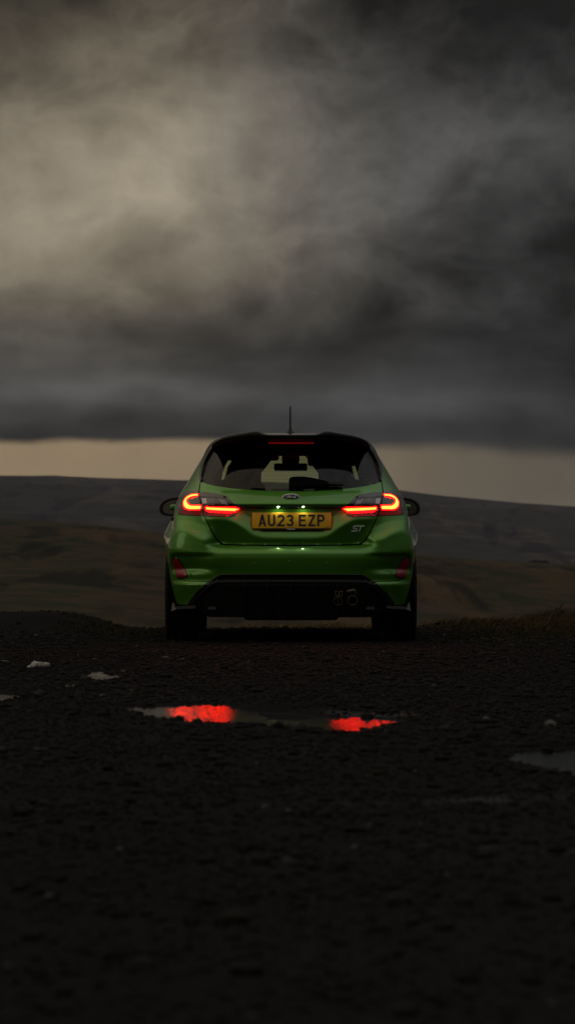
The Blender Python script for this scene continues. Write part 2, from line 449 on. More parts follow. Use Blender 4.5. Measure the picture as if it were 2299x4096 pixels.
# ------------------------------------------------------------------ hills
def hillmat(name, cols, sc, stretch, lo=.44, hi=.57):
    m = mat(name, cols[0], .95, 0, 0, .08); t, b = nt(m)
    oc = t.new('ShaderNodeTexCoord').outputs['Object']
    rot = t.new('ShaderNodeMapping'); rot.inputs['Rotation'].default_value = (0, 0, R(24)); rot.inputs['Scale'].default_value = stretch
    t.put(rot.inputs[0], oc); vv = rot.outputs[0]
    a = t.noise(vv, sc, 7, .62, .5); b2 = t.noise(vv, sc*.31, 5, .6, .3); c = t.noise(oc, sc*6, 4, .65)
    col = t.mix(t.ss(a, lo, hi), cols[0], cols[1])
    col = t.mix(t.ss(b2, .47, .56), col, cols[2])
    col = t.mix(t.mul(t.ss(c, .46, .55), .85), col, cols[3])
    dk = t.noise(vv, sc*1.7, 4, .6, .8)
    col = t.mix(t.mul(t.ss(dk, .53, .63), .75), col, cols[4])
    t.put(b.inputs['Base Color'], col)
    return m
HM1 = hillmat('brown_moor', [(.026, .022, .015), (.084, .051, .027), (.026, .032, .018), (.060, .042, .025), (.006, .008, .007)], .055, (2.2, .30, 1))
HM2 = hillmat('far_moor', [(.044, .043, .050), (.078, .069, .064), (.044, .044, .044), (.034, .034, .040), (.012, .012, .022)], .012, (2.6, .42, 1))  # bluish lift in these colours puts haze into the far slope
def pxcurve(knots, azd):
    xs = np.array([k[0] for k in knots], float); ys = np.array([k[1] for k in knots], float)
    xx = 1104.4+np.tan(np.clip(azd, -60, 60)*math.pi/180)*FPX
    return np.interp(xx, xs, ys)
def hill(name, knots, r0, r1, z0, mtl, label, amp, nr=110, azr=70, back=.02):
    az = np.concatenate([np.linspace(-azr, -6.2, 60), np.linspace(-6, 6.5, 260), np.linspace(6.7, azr, 60)])
    rr = np.concatenate([np.linspace(r0, r1, nr), r1+np.linspace(0, 1, 12)[1:]**2*r1*.8])
    ycr = pxcurve(knots, az)
    k = np.exp(-(np.linspace(-6, 6, 13)/2.5)**2); k /= k.sum(); ycr = np.convolve(np.pad(ycr, 6, 'edge'), k, 'valid')
    zc = CAM[2]+(2213-ycr)/FPX*r1
    Rg, Ag = np.meshgrid(rr, az*math.pi/180); Zc = np.repeat(zc[:, None], len(rr), 1)
    u = (Rg-r0)/(r1-r0)
    X = CAM[0]+Rg*np.sin(Ag); Y = CAM[1]+Rg*np.cos(Ag)
    uu = np.clip(u, 0, 1); prof = uu*(1.0+.35*(1-uu))
    Z = z0+(Zc-z0)*prof
    Z = Z+amp*fbm(X, Y, (r1-r0)*.10, 5, .55)*np.clip(u*3, 0, 1)*np.clip((1.0-u)*2.5, 0.0, 1)
    Z = np.where(u > 1, Zc-(u-1)*(r1-r0)*back*2.2*np.clip((u-1)*4, 0, 1), Z)
    nA, nR = len(az), len(rr); I = (np.arange(nA-1)[:, None]*nR+np.arange(nR-1)[None, :]).ravel()
    F = np.stack([I, I+1, I+nR+1, I+nR], 1)[:, ::-1]
    o = big_mesh(name, np.stack([X.ravel(), Y.ravel(), Z.ravel()], 1), F, mtl)
    tag(o, label, kind='structure')
    return o
crest1 = [(-9000, 2080), (-2500, 2075), (0, 2078), (160, 2086), (400, 2101), (636, 2131), (1100, 2182), (1670, 2216), (1900, 2238), (2299, 2258), (4000, 2262), (9000, 2200)]
crest2 = [(-9000, 1960), (-3000, 1930), (0, 1903), (90, 1904), (180, 1905), (480, 1918), (750, 1921), (1100, 1928), (1566, 1957), (1750, 1981), (1908, 1997), (2070, 2012), (2299, 2027), (3500, 2060), (9000, 2030)]
hill('hillside', crest1, 70, 560, -3.6, HM1, 'brown moorland slope rising behind the car', 2.4)
hill('far_hill', crest2, 760, 2600, -16, HM2, 'dark hazy fell along the horizon', 14)

# ------------------------------------------------------------------ haze
HZ = bpy.data.materials.new('haze_air'); HZ.use_nodes = True; hz = NT(HZ.node_tree); hz.n.clear()
ho = hz.new('ShaderNodeOutputMaterial'); pv = hz.new('ShaderNodeVolumePrincipled')
pv.inputs['Color'].default_value = (.78, .82, .95, 1); pv.inputs['Density'].default_value = 0.00007; pv.inputs['Anisotropy'].default_value = .1
hz.l.new(pv.outputs[0], ho.inputs['Volume'])
V, F = box((0, 0, 28), (12600, 12600, 130))
HAZE = True
if HAZE:
    o = mesh_obj('haze', V, F, HZ, smooth=False); tag(o, kind='stuff')
# ------------------------------------------------------------------ the car: one body surface S(u, z), cut into panels
def pchip(xs, ys):
    xs = np.array(xs, float); ys = np.array(ys, float); h = np.diff(xs); d = np.diff(ys)/h
    mm = np.zeros(len(xs)); mm[0] = d[0]; mm[-1] = d[-1]
    for i in range(1, len(xs)-1):
        if d[i-1]*d[i] > 0:
            w1 = 2*h[i]+h[i-1]; w2 = h[i]+2*h[i-1]; mm[i] = (w1+w2)/(w1/d[i-1]+w2/d[i])
    def f(x):
        x = np.clip(x, xs[0], xs[-1]); i = np.clip(np.searchsorted(xs, x)-1, 0, len(xs)-2); u = (x-xs[i])/h[i]
        return ys[i]*(1+2*u)*(1-u)**2+h[i]*mm[i]*u*(1-u)**2+ys[i+1]*u*u*(3-2*u)+h[i]*mm[i+1]*u*u*(u-1)
    return f
ZT = np.arange(.10, 1.4201, .001)
def profile(kn, sig=.006, lin=True):
    xs = [k[0] for k in kn]; ys = [k[1] for k in kn]
    yv = np.interp(ZT, xs, ys) if lin else pchip(xs, ys)(ZT)
    k = np.exp(-(np.arange(-40, 41)*.001/sig)**2/2); k /= k.sum()
    yv = np.convolve(np.pad(yv, 40, 'edge'), k, 'valid')
    return lambda z: np.interp(z, ZT, yv)
low = [(.10, .15), (.16, .115), (.25, .07), (.31, .035), (.372, .002), (.386, -.006), (.398, -.004), (.408, .020), (.425, .019), (.47, .010)]
top = [(1.03, .165), (1.10, .215), (1.2, .29), (1.3, .37), (1.385, .44), (1.42, .47)]
YRC = profile(low+[(.52, .0), (.57, -.006), (.598, -.004), (.612, .004), (.648, .044), (.66, .068), (.89, .074), (.904, .078), (.918, .047), (.926, .042), (.94, .052), (.985, .108)]+top, .005)
YRS = profile(low+[(.52, .004), (.56, .0), (.60, .001), (.64, .004), (.678, .003), (.69, .006), (.73, .04), (.79, .066), (.86, .078), (.92, .088), (.985, .125)]+top, .006)
WZ = profile([(.10, .775), (.25, .80), (.36, .832), (.45, .848), (.578, .862), (.661, .876), (.71, .876), (.762, .860), (.821, .828), (.86, .806), (.917, .788), (.952, .778), (1.017, .752),
              (1.062, .727), (1.115, .698), (1.20, .652), (1.265, .614), (1.324, .581), (1.373, .535), (1.40, .50)], .014, False)
NZ = profile([(.10, 3.2), (.5, 3.3), (.58, 5.4), (.84, 5.4), (.95, 3.8), (1.1, 3.1), (1.4, 3.0)], .02)
YC = profile([(.10, .36), (.50, .36), (.60, .31), (.84, .31), (.92, .50), (1.05, .80), (1.2, .92), (1.4, 1.0)], .03)
YF = profile([(.10, 3.98), (.25, 4.02), (.55, 4.05), (.70, 3.97), (.80, 3.72), (.90, 3.32), (.98, 2.98), (1.05, 2.82), (1.2, 2.47), (1.385, 2.05), (1.42, 2.0)], .02)
CF = profile([(.10, .75), (.7, .8), (.98, .7), (1.1, .42), (1.4, .32)], .03)
FL = profile([(.10, .04), (.40, .04), (.55, .04), (.62, .05), (.70, .068), (.76, .08), (.84, .035), (.90, .008), (.95, 0), (1.4, 0)], .015)
PC = profile([(.10, .07), (.5, .07), (.6, .075), (.86, .075), (.95, .03), (1.05, 0), (1.4, 0)], .02)
U1, U2 = 1.05, 2.45                 # metric-ish scale of rear corner, side
ZC = pchip([0, .18, .26, .34, .41, .47, .60], [.700, .702, .716, .765, .808, .828, .832])
def D(ax, z):
    v = z-ZC(ax)
    vs = np.where(v > 0, 1, -1); sv = np.sqrt(v*v+.006**2)
    cr = -.034+np.where(v > 0, np.minimum(sv, .115)*.46, np.minimum(sv, .15)*.36)
    mk = sstep(z, .645, .66)*(1-sstep(z, .893, .910))*(1-sstep(ax, .53, .64))
    d = cr*mk
    # hollow round the side reflectors
    xo = .822-.16*np.clip(.60-z, 0, .2)/.2*0
    hol = sstep(ax, .50, .70)*(1-sstep(ax, .815, .86))*sstep(z, .455, .50)*(1-sstep(z, .582, .600))
    d = d+.040*hol
    return d
def S(u, z):
    u = np.asarray(u, float); z = np.asarray(z, float); sg = np.sign(u); a = np.abs(u)
    Wd, n, yc = WZ(z), NZ(z), YC(z); yfc = YF(z)-CF(z)
    th = np.clip(a/U1, 0, 1)*np.pi/2; sn, cs = np.sin(th), np.cos(th); r = (sn**n+np.maximum(cs, 1e-9)**n)**(-1/n)
    xa = Wd*r*sn; ca = r*cs; x0 = xa
    bl = sstep(xa, .50, .63)
    dzw = .065*sstep(xa, .60, .80)*sstep(z, .50, .60)*(1-sstep(z, .78, .86))
    yr = YRC(z)*(1-bl)+YRS(z-dzw)*bl
    y = yc-(yc-yr-PC(z)*(xa/Wd)**2.4)*ca+D(xa, z)*np.sqrt(np.clip(ca, 0, 1))
    s2 = np.clip((a-U1)/U2, 0, 1); y = np.where(a > U1, yc+(yfc-yc)*s2, y)
    t3 = np.clip((a-U1-U2)/U1, 0, 1)*np.pi/2; sn, cs = np.cos(t3), np.sin(t3); r = (np.maximum(sn, 1e-9)**2.6+cs**2.6)**(-1/2.6)
    f = a > U1+U2
    xa = np.where(f, Wd*r*sn, xa); y = np.where(f, yfc+CF(z)*r*cs, y)
    xa = xa*(1-.06*sstep(y, 2.6, 4.0))
    xa = xa*(1-FL(z)*(1-sstep(y, .18, .74)))
    return np.stack([np.where(u < 0, -xa, xa), y, z], -1)
def u_of_x(x, z):
    x = np.asarray(x, float); t_ = np.abs(x)
    for _ in range(8):
        aa = np.clip(t_/WZ(z), 0, .9995); n = NZ(z); bb = (1-aa**n)**(1/n); u = np.arctan2(aa, bb)/(np.pi/2)*U1
        t_ = t_+(np.abs(x)-S(u, np.asarray(z, float))[..., 0])*.8
    return np.sign(x)*u
def u_of_y(y, z, side=-1):
    """point on the flank at length y"""
    yc = float(YC(z)); yfc = float(YF(z)-CF(z))
    if y >= yc: return side*(U1+U2*(y-yc)/(yfc-yc))
    n = float(NZ(z)); yr = float(YRS(z)); aa = .98
    for _ in range(12): bb = np.clip((yc-y)/(yc-yr-float(PC(z))*aa**2.4), 0, 1); aa = .5*aa+.5*(1-bb**n)**(1/n)
    return side*np.arctan2(aa, bb)/(np.pi/2)*U1
def uz(cx, cy):
    """photo measurement (pixels of one enlarged crop) -> place on the body surface"""
    y = .1
    for _ in range(8):
        d = 21.4+y; x = -.1+(cx-648.5)*d/17160; z = .6-(cy-847.5)*d/17160
        u = float(u_of_x(x, z)); y = float(S(u, z)[1])
    return (u, z)
def xz(cx, cy, y): d = 21.4+y; return (-.1+(cx-648.5)*d/17160, .6-(cy-847.5)*d/17160)
XM = 1457.0                        # crop pixel mirror constant for the centre line at the rear
def LT(pts): return [uz(107.1+a*.2593, 468.6+b*.2593) for a, b in pts]      # from the lamp enlargement
def mir(pts): return [(-u, z) for u, z in pts][::-1]
def dens(loop, res, closed=True):
    out = []; n = len(loop)
    for i in range(n if closed else n-1):
        a = np.array(loop[i]); b = np.array(loop[(i+1) % n]); k = max(1, int(np.ceil(np.linalg.norm(b-a)/res)))
        for j in range(k): out.append(tuple(a+(b-a)*j/k))
    if not closed: out.append(tuple(loop[-1]))
    return out
def SN(u, z):
    e = .0015; du = S(u+e, z)-S(u-e, z); dv = S(u, z+e)-S(u, z-e)
    n = np.cross(du, dv); return n/np.maximum(np.linalg.norm(n, axis=-1, keepdims=True), 1e-9)
def panel_vf(loop, off=0.0, res=.016, lip=.015, holes=()):
    loops = [dens(loop, res)]+[dens(h, res) for h in holes]
    P = [p for l in loops for p in l]; L0 = np.array(loops[0])
    lo, hi = L0.min(0), L0.max(0)
    gu = np.arange(lo[0]+res*.5, hi[0], res); gz = np.arange(lo[1]+res*.43, hi[1], res*.8)
    A, B = np.meshgrid(gu, gz); A = A+np.where(np.arange(A.shape[0])[:, None] % 2 == 0, 0, res*.5); A, B = A.ravel(), B.ravel()
    ok = inpoly(A, B, loops[0])
    for h in loops[1:]: ok &= ~inpoly(A, B, h)
    A, B = A[ok], B[ok]
    dd = np.full(A.shape, 1e9)
    for l in loops: dd = np.minimum(dd, polydist(A, B, l))
    k = dd > res*.45; P += list(zip(A[k], B[k]))
    E = []; n0 = 0
    for l in loops:
        n = len(l); E += [(n0+i, n0+(i+1) % n) for i in range(n)]; n0 += n
    r_ = geometry.delaunay_2d_cdt([Vector(p) for p in P], E, [], 0, 1e-6)
    Q = np.array([v[:] for v in r_[0]]); T = np.array([f for f in r_[2]])
    c = Q[T].mean(1); ok = inpoly(c[:, 0], c[:, 1], loops[0])
    for h in loops[1:]: ok &= ~inpoly(c[:, 0], c[:, 1], h)
    T = T[ok]
    N = SN(Q[:, 0], Q[:, 1]); V = S(Q[:, 0], Q[:, 1])+N*off
    f0 = V[T]; nn = np.cross(f0[:, 1]-f0[:, 0], f0[:, 2]-f0[:, 0]); flip = (nn*N[T[:, 0]]).sum(1) < 0
    T[flip] = T[flip][:, ::-1]
    F = [tuple(f) for f in T]
    if lip:
        cnt = {}
        for f in F:
            for i in range(3):
                e = (f[i], f[(i+1) % 3]); cnt[e] = cnt.get(e, 0)+1
        bd = [e for e in cnt if (e[1], e[0]) not in cnt]
        ids = sorted({i for e in bd for i in e}); mp = {i: len(V)+k for k, i in enumerate(ids)}; mp2 = {i: len(V)+len(ids)+k for k, i in enumerate(ids)}
        # doubled edge ring keeps the face shading crisp at the shut line
        V = np.vstack([V, V[ids], V[ids]-N[ids]*lip])
        F += [(mp[b], mp[a], mp2[a], mp2[b]) for a, b in bd]
    return V, F
def panel(name, loop, m, parent, off=0.0, res=.016, lip=.015, holes=()):
    V, F = panel_vf(loop, off, res, lip, holes)
    return mesh_obj(name, V, F, m, parent)
def ribbon(name, pts, widths, m, parent, off):
    """strip of varying width along a path on the body surface -> closed outline panel"""
    P = np.array(pts); n = len(P); Lf, Rt = [], []
    for i in range(n):
        tg = P[min(i+1, n-1)]-P[max(i-1, 0)]; tg /= np.linalg.norm(tg)+1e-9; nn = np.array([-tg[1], tg[0]])
        Lf.append(tuple(P[i]+nn*widths[i]/2)); Rt.append(tuple(P[i]-nn*widths[i]/2))
    return Lf+Rt[::-1]

car = bpy.data.objects.new('parked_car', None); COL.objects.link(car); car.location = (0, 2.03, 0); car.empty_display_size = .5
tag(car, 'green hatchback seen from behind with its red tail lamps lit', 'car')

# --- outlines traced from the photograph (left half), kept on the body surface
glass_edge = [uz(*p) for p in [(728.5, 512), (600, 511), (480, 503), (400, 495), (330, 485), (275, 472), (250, 463)]]
seam_up = [uz(*p) for p in [(243, 466), (240, 490), (238, 517)]]
seam_lamp = LT([(500, 270), (530, 400), (580, 600), (607, 692)])
seam_low = [uz(*p) for p in [(285, 690), (300, 722), (318, 755), (337, 783), (352, 795), (370, 800), (480, 803.5), (728.5, 806)]]
gapd = .0035
tg_left = glass_edge+seam_up+seam_lamp+seam_low          # from window centre bottom round to bottom centre
tail_loop = [(p[0], p[1]-.004) if i < 6 else (p[0]+gapd, p[1]) for i, p in enumerate(tg_left)]
tail_loop = [(min(u, 0), z+(.004 if i >= len(tg_left)-4 else 0)) for i, (u, z) in enumerate(tail_loop)]
tail_loop = tail_loop[:-1]+[(0.0, tail_loop[-1][1])]; tail_loop[0] = (0.0, tail_loop[0][1])
full = tail_loop+mir(tail_loop)[1:-1]
tailgate = panel('tailgate', full, PAINT, car, 0, .011, .03)

# bumper
def arch(a0, a1, n, r=.372, yc=.74, zc=.312, side=-1):
    out = []
    for a in np.linspace(a0, a1, n):
        y = yc-r*math.cos(R(a)); z = zc+r*math.sin(R(a)); out.append((float(u_of_y(y, z, side)), z))
    return out
lamp_bot = LT([(607, 700), (400, 690), (130, 676), (70, 664)])
bmp = [uz(728.5, 960), uz(365, 961), uz(345, 967), uz(327, 978), uz(181, 1124), uz(130, 1124), uz(104, 1112)]
bmp += arch(-6, 57, 16)
bmp += [(float(u_of_y(.52, .74)), .74), (float(u_of_y(.48, .80)), .80)]
bmp += lamp_bot[::-1]
bmp += [(p[0]-gapd, p[1]) if i < 4 else (p[0], p[1]-.006) for i, p in enumerate(seam_low)]
bmp[0] = (0.0, bmp[0][1]); bmp[-1] = (0.0, bmp[-1][1])
bmp = bmp+mir(bmp)[1:-1]
reflector_pts = [(97, 874), (108, 873), (122, 878), (135, 890), (152, 920), (166, 945), (173, 962), (168, 970), (150, 976), (128, 978), (119, 968), (108, 930), (100, 895)]
bumper = panel('bumper', bmp, PAINT, car, 0, .012, .02)
# fine seam of the lower valance is a recessed strip, one per side
for sgn in (1, -1):
    ln = [uz(*p) for p in [(123, 972), (140, 988), (160, 994), (200, 997), (280, 999), (300, 998)]]
    rb = ribbon('x', ln, [.005]*len(ln), VOID, car, .001)
    panel('valance_seam', rb if sgn == 1 else mir(rb), VOID, bumper if False else car, .0012, .02, 0)
    rf = [uz(*p) for p in reflector_pts]
    rfo = panel('reflector', rf if sgn == 1 else mir(rf), REFLEC, car, .006, .012, .03)
    rf2 = [uz(*p) for p in ([(97, 874), (108, 873), (122, 878), (135, 890), (148, 912), (103, 915), (100, 895)])]
    ro = panel('reflector_panel', rf2 if sgn == 1 else mir(rf2), REFLEC2 if sgn == -1 else REFLEC, rfo, .0085, .012, .01)
    ro.location = (0, 0, 0)
    bz = []
    c0 = np.mean(np.array(rf), 0)
    rim = [tuple(c0+(np.array(p)-c0)*1.12) for p in rf]
    panel('reflector_surround', rim if sgn == 1 else mir(rim), GLOSS, car, .003, .012, .02)
for k, p in enumerate([(532, 904), (924, 904), (717, 893), (192, 965), (1265, 961)]):
    u, z = uz(*p); c = S(u, z); n = SN(np.array(u), np.array(z))
    V, F = lathe([(.0, .0012), (.009, .0008), (.0108, .0002), (.0108, -.004), (.0125, -.004), (.0128, .0006), (.0135, .0)], 20, 'y')
    V[:, 1] *= -1
    q = Vector((0, -1, 0)).rotation_difference(Vector(n)).to_matrix(); V = (np.array(q)@V.T).T+c
    sn_ = mesh_obj('parking_sensor' if k < 2 or k > 2 else 'towing_eye_cover', V, [f[::-1] for f in F], PAINT, car)

# quarter panels, roof rails and side panels
zr = 1.385
def flank(side):
    q = []
    q += [(-abs(p[0])-.002, p[1]) for p in [uz(243, 462), uz(241, 440), uz(246, 400), uz(257, 352), uz(276, 313), uz(305, 270), uz(334, 244)]]
    q += [(float(u_of_y(.62, zr)), zr), (float(u_of_y(2.02, zr-.001)), zr)]
    q += [(float(u_of_y(2.72, 1.06)), 1.06), (float(u_of_y(2.80, 1.0)), 1.0)]
    q += [(float(u_of_y(2.70, 1.0)), 1.0), (float(u_of_y(2.62, 1.05)), 1.05), (float(u_of_y(2.02, 1.335)), 1.335), (float(u_of_y(1.75, 1.352)), 1.352)]
    q += [(float(u_of_y(1.30, 1.345)), 1.345), (float(u_of_y(1.12, 1.31)), 1.31), (float(u_of_y(.93, 1.13)), 1.13), (float(u_of_y(.95, 1.06)), 1.06), (float(u_of_y(1.12, .985)), .985)]
    q += [(float(u_of_y(1.12, .80)), .80), (float(u_of_y(1.20, .62)), .62)]
    q += arch(180-56, 60, 12)
    q += [(float(u_of_y(.524, .74)), .74), (float(u_of_y(.484, .80)), .80)]
    lo = LT([(70, 664), (45, 600), (50, 430), (80, 340), (160, 260), (255, 185), (300, 172), (400, 180), (492, 190)])
    q += [(u-.002, z) for u, z in lo]
    return q if side < 0 else mir(q)
for side in (-1, 1):
    quarter = panel('quarter_panel', flank(side), PAINT, car, 0, .016, .02)
    g_ = lambda y, z: (float(u_of_y(y, z, side)), z)
    od = (lambda l: l) if side < 0 else (lambda l: l)
    # rear door / front door / front wing on each flank
    rd = [g_(1.125, .98), g_(1.125, .80), g_(1.205, .62), g_(1.112, .36), g_(1.12, .25), g_(1.83, .25), g_(1.83, .98)]
    fd = [g_(1.836, .98), g_(1.836, .25), g_(2.82, .25), g_(2.86, .80), g_(2.74, .98)]
    door1 = panel('door', rd, PAINT, car, 0, .03, .02); door2 = panel('door', fd, PAINT, car, 0, .03, .02)
    win1 = panel('window', [g_(1.125, .99), g_(.96, 1.06), g_(.94, 1.13), g_(1.13, 1.305), g_(1.30, 1.34), g_(1.74, 1.346), g_(1.78, .99)], GLASS_S, car, -.004, .04, 0)
    win2 = panel('window', [g_(1.86, .99), g_(1.82, 1.346), g_(2.01, 1.33), g_(2.60, 1.05), g_(2.69, .99)], GLASS_S, car, -.004, .04, 0)
    panel('window_pillar', [g_(1.78, .985), g_(1.74, 1.35), g_(1.82, 1.35), g_(1.86, .985)], GLOSS, car, .001, .04, .01)
    sill = [g_(1.06, .20), g_(1.06, .247), g_(2.82, .247), g_(2.82, .20)]
    panel('sill', sill, BLACK, car, .004, .04, .02)
    # green door handles stand proud of the doors
    for ya in (1.36, 2.02):
        zc = .925; Wd = float(WZ(zc)); V, F = box((side*(Wd+.040), ya, zc), (.052, .20, .040), .014)
        mesh_obj('door_handle', V, F, PAINT, door1 if ya < 1.5 else door2)
    wing = [g_(2.83, .25), g_(2.87, .80), g_(2.75, .985), (side*(U1+U2), .93), (side*(U1+U2+.3), .80), (side*(U1+U2+.25), .55)]
    wing += [g_(3.23+.365*math.cos(R(a)), .312+.365*math.sin(R(a))) for a in (40, 60, 80, 100, 120, 140, 160, 178)]
    panel('front_wing', wing, PAINT, car, 0, .04, .02)
    hd = [(side*(U1+U2+.32), .80), (side*(U1+U2+.70), .74), (side*(U1+U2+.72), .66), (side*(U1+U2+.30), .64)]
    panel('headlight', hd, LENSG, car, .004, .04, .02)
# fuel flap outline and round knob on the left flank
bon = [(U1+U2+.03, .94), (U1+U2+.33, .81), (U1+U2+.75, .745), (2*U1+U2, .74), (2*U1+U2, .985), (U1+U2+.4, .985), (U1+U2+.1, .975)]
panel('bonnet', bon, PAINT, car, 0, .04, .02); panel('bonnet', mir(bon), PAINT, car, 0, .04, .02)
fb = [(U1+U2+.27, .55), (U1+U2+.30, .635), (U1+U2+.73, .655), (2*U1+U2, .73), (2*U1+U2, .20), (U1+U2+.3, .20), (U1+U2+.2, .25)]
panel('front_bumper', fb, PAINT, car, 0, .04, .02); panel('front_bumper', mir(fb), PAINT, car, 0, .04, .02)
flap = [(float(u_of_y(y, z)), z) for y, z in [(.80, .86), (.80, .765), (.825, .745), (.95, .745), (.975, .765), (.975, .86), (.95, .875), (.825, .875)]]
panel('fuel_flap', flap, PAINT, car, .003, .02, .004)
u_, z_ = float(u_of_y(.46, .835)), .835; c = S(u_, z_)
V, F = lathe([(0, -.012), (.012, -.011), (.016, -.004), (.016, .01)], 20, 'x'); V = V+c
mesh_obj('locking_knob', V, F, BLACK, car)

# roof
ring_u = np.concatenate([np.linspace(-(2*U1+U2), 0, 90, endpoint=False), np.linspace(0, 2*U1+U2, 90, endpoint=False)])
RB = S(ring_u, np.full(ring_u.shape, zr)); RC = np.array([0, 1.25, zr])
V, F = [], []; rr = np.linspace(1, 0.02, 22)
def roof_z(r): return zr+.060*(1-r**2.3)
for r_ in rr:
    P = RC+(RB-RC)*r_; P[:, 2] = roof_z(r_); V.append(P)
V = np.vstack(V); n = len(ring_u)
for i in range(len(rr)-1):
    for j in range(n): F.append((i*n+j, i*n+(j+1) % n, (i+1)*n+(j+1) % n, (i+1)*n+j))
F.append(tuple((len(rr)-1)*n+j for j in range(n)))
mesh_obj('roof', V, F, PAINT, car)
Vh = V.copy(); Vh[:, 2] -= .045; Vh[:, 0] *= .95; Vh[:, 1] = 1.25+(Vh[:, 1]-1.25)*.93
mesh_obj('headliner', Vh, [f[::-1] for f in F], LINER, car)

# rear screen, its black edge strips and heater lines
gl = [(p[0], p[1]-.001) for p in glass_edge]+[uz(*p) for p in [(246, 440), (251, 400), (263, 352), (282, 315), (312, 270), (345, 246)]]
gl = gl+[(gl[-1][0]*.9, 1.384), (0, 1.384)]
gl[0] = (0.0, gl[0][1])
glf = gl+mir(gl)[1:-1]
rear = panel('rear_window', glf, GLASS_R, car, -.004, .022, 0)
HEAT = mat('heater_line', (.03, .028, .02), .7)
for k in range(9):
    zz = 1.075+k*.027; a0 = float(u_of_x(-.54+.35*(zz-1.07), zz))
    panel('heater_line', [(a0, zz), (-a0, zz), (-a0, zz+.0011), (a0, zz+.0011)], HEAT, rear, -.007, .05, 0).location = (0, 0, 0)
for side in (-1, 1):
    st = [uz(*p) for p in [(336, 243), (305, 265), (278, 305), (259, 350), (248, 400), (243, 440), (244, 462), (252, 463), (252, 440), (259, 400), (273, 355), (292, 318), (318, 280), (345, 255)]]
    panel('window_deflector', st if side < 0 else mir(st), GLOSS, car, .012, .012, .02)
ws = [(U1+U2+.02, 1.02), (U1+U2+.02, 1.38), (2*U1+U2, 1.38), (2*U1+U2, .99), (U1+U2+.4, .99)]
wsx = panel('windscreen', ws, GLASS_F, car, -.004, .05, 0); panel('windscreen', mir(ws), GLASS_F, car, -.004, .05, 0)

# spoiler: cross-sections along x
XS = np.linspace(-.535, .535, 75)
ztop = pchip([0, .155, .178, .212, .232, .325, .413, .470, .505, .535], [1.4005, 1.4015, 1.405, 1.4185, 1.4255, 1.413, 1.3985, 1.384, 1.366, 1.335])
zlow = pchip([0, .2115, .32, .438, .50, .535], [1.369, 1.369, 1.364, 1.350, 1.332, 1.312])
V, F = [], []; m_ = 9
for x in XS:
    a = abs(x); zt, zl = float(ztop(a)), float(zlow(a)); yt = .20+.38*a*a
    yg = float(S(float(u_of_x(x, 1.375)), 1.375)[1])+.03
    zroof = 1.425-.16*a*a-.25*max(a-.40, 0)
    for (y, z) in [(yg+.16, zroof), (yt+.16, (zt*.55+zroof*.45)), (yt+.03, zt-.001), (yt+.008, zt), (yt, zt-.006), (yt+.012, zl+.006), (yt+.020, zl), (yt+.06, zl-.004), (yg+.02, zl-.012)]:
        V.append((x, y, z))
for i in range(len(XS)-1):
    for j in range(m_-1): F.append((i*m_+j, i*m_+j+1, (i+1)*m_+j+1, (i+1)*m_+j))
F += [tuple(range(m_)), tuple((len(XS)-1)*m_+j for j in range(m_-1, -1, -1))]
spo = mesh_obj('spoiler', V, [f[::-1] for f in F], GLOSS, car)
V, F = box((0, .322, 1.347), (.305, .02, .0125), .003); mesh_obj('brake_lamp', V, F, HIBRK, car)

# aerial on the roof
V1, F1 = lathe([(.036, 0), (.034, .010), (.024, .019), (.013, .028), (.0075, .042), (.0062, .06), (.005, .195), (.002, .200)], 20, 'z')
V1[:, 1] *= 1.0; V1[:8*0] *= 1
V1 += np.array([-.003, .80, 1.420]); mesh_obj('aerial', V1, F1, BLACK, car)

# rear wiper
pts = [(716, 470), (722, 455), (745, 450), (800, 450), (850, 458), (935, 479), (937, 493), (860, 500), (730, 504), (716, 498)]
wp = panel('wiper_arm', [uz(*p) for p in pts], VOID, car, .028, .012, .03)
wl = [uz(*p) for p in [(925, 478), (1003, 484), (1005, 495), (930, 492)]]
panel('wiper_blade', wl, GREYP if False else BLACK, wp, .030, .012, .02).location = (0, 0, 0)

# --- tail lamps
o_out = LT([(490, 192), (400, 180), (300, 172), (255, 185), (160, 260), (80, 340), (50, 430), (45, 600), (70, 660), (130, 672), (560, 690), (598, 692), (575, 600), (525, 400), (494, 270)])
o_in = LT([(508, 197), (700, 210), (850, 235), (1000, 270), (1090, 320), (1160, 390), (1205, 440), (1330, 480), (1420, 500), (1330, 580), (1230, 680), (1120, 712), (1000, 715), (640, 700), (616, 692), (590, 600), (545, 400), (512, 270)])
c_path = [(478, 272), (430, 273), (375, 278), (320, 294), (270, 322), (232, 362), (216, 405), (222, 450), (248, 490), (285, 516), (335, 526), (400, 525), (470, 524), (545, 523)]
c_w = [26, 29, 33, 38, 46, 56, 64, 68, 70, 68, 63, 61, 60, 56]
bar = [(652, 500), (860, 506), (1260, 520), (1312, 529), (1236, 597), (900, 583), (657, 565)]
bar_e = [(628, 500), (650, 489), (860, 493), (1290, 508), (1332, 530), (1245, 622), (1100, 632), (730, 622), (690, 592), (640, 575)]
rev = [(545, 325), (900, 345), (1020, 370), (1080, 420), (1120, 472), (700, 462), (580, 455)]
PXM = .2593/800                    # metres per pixel of that enlargement
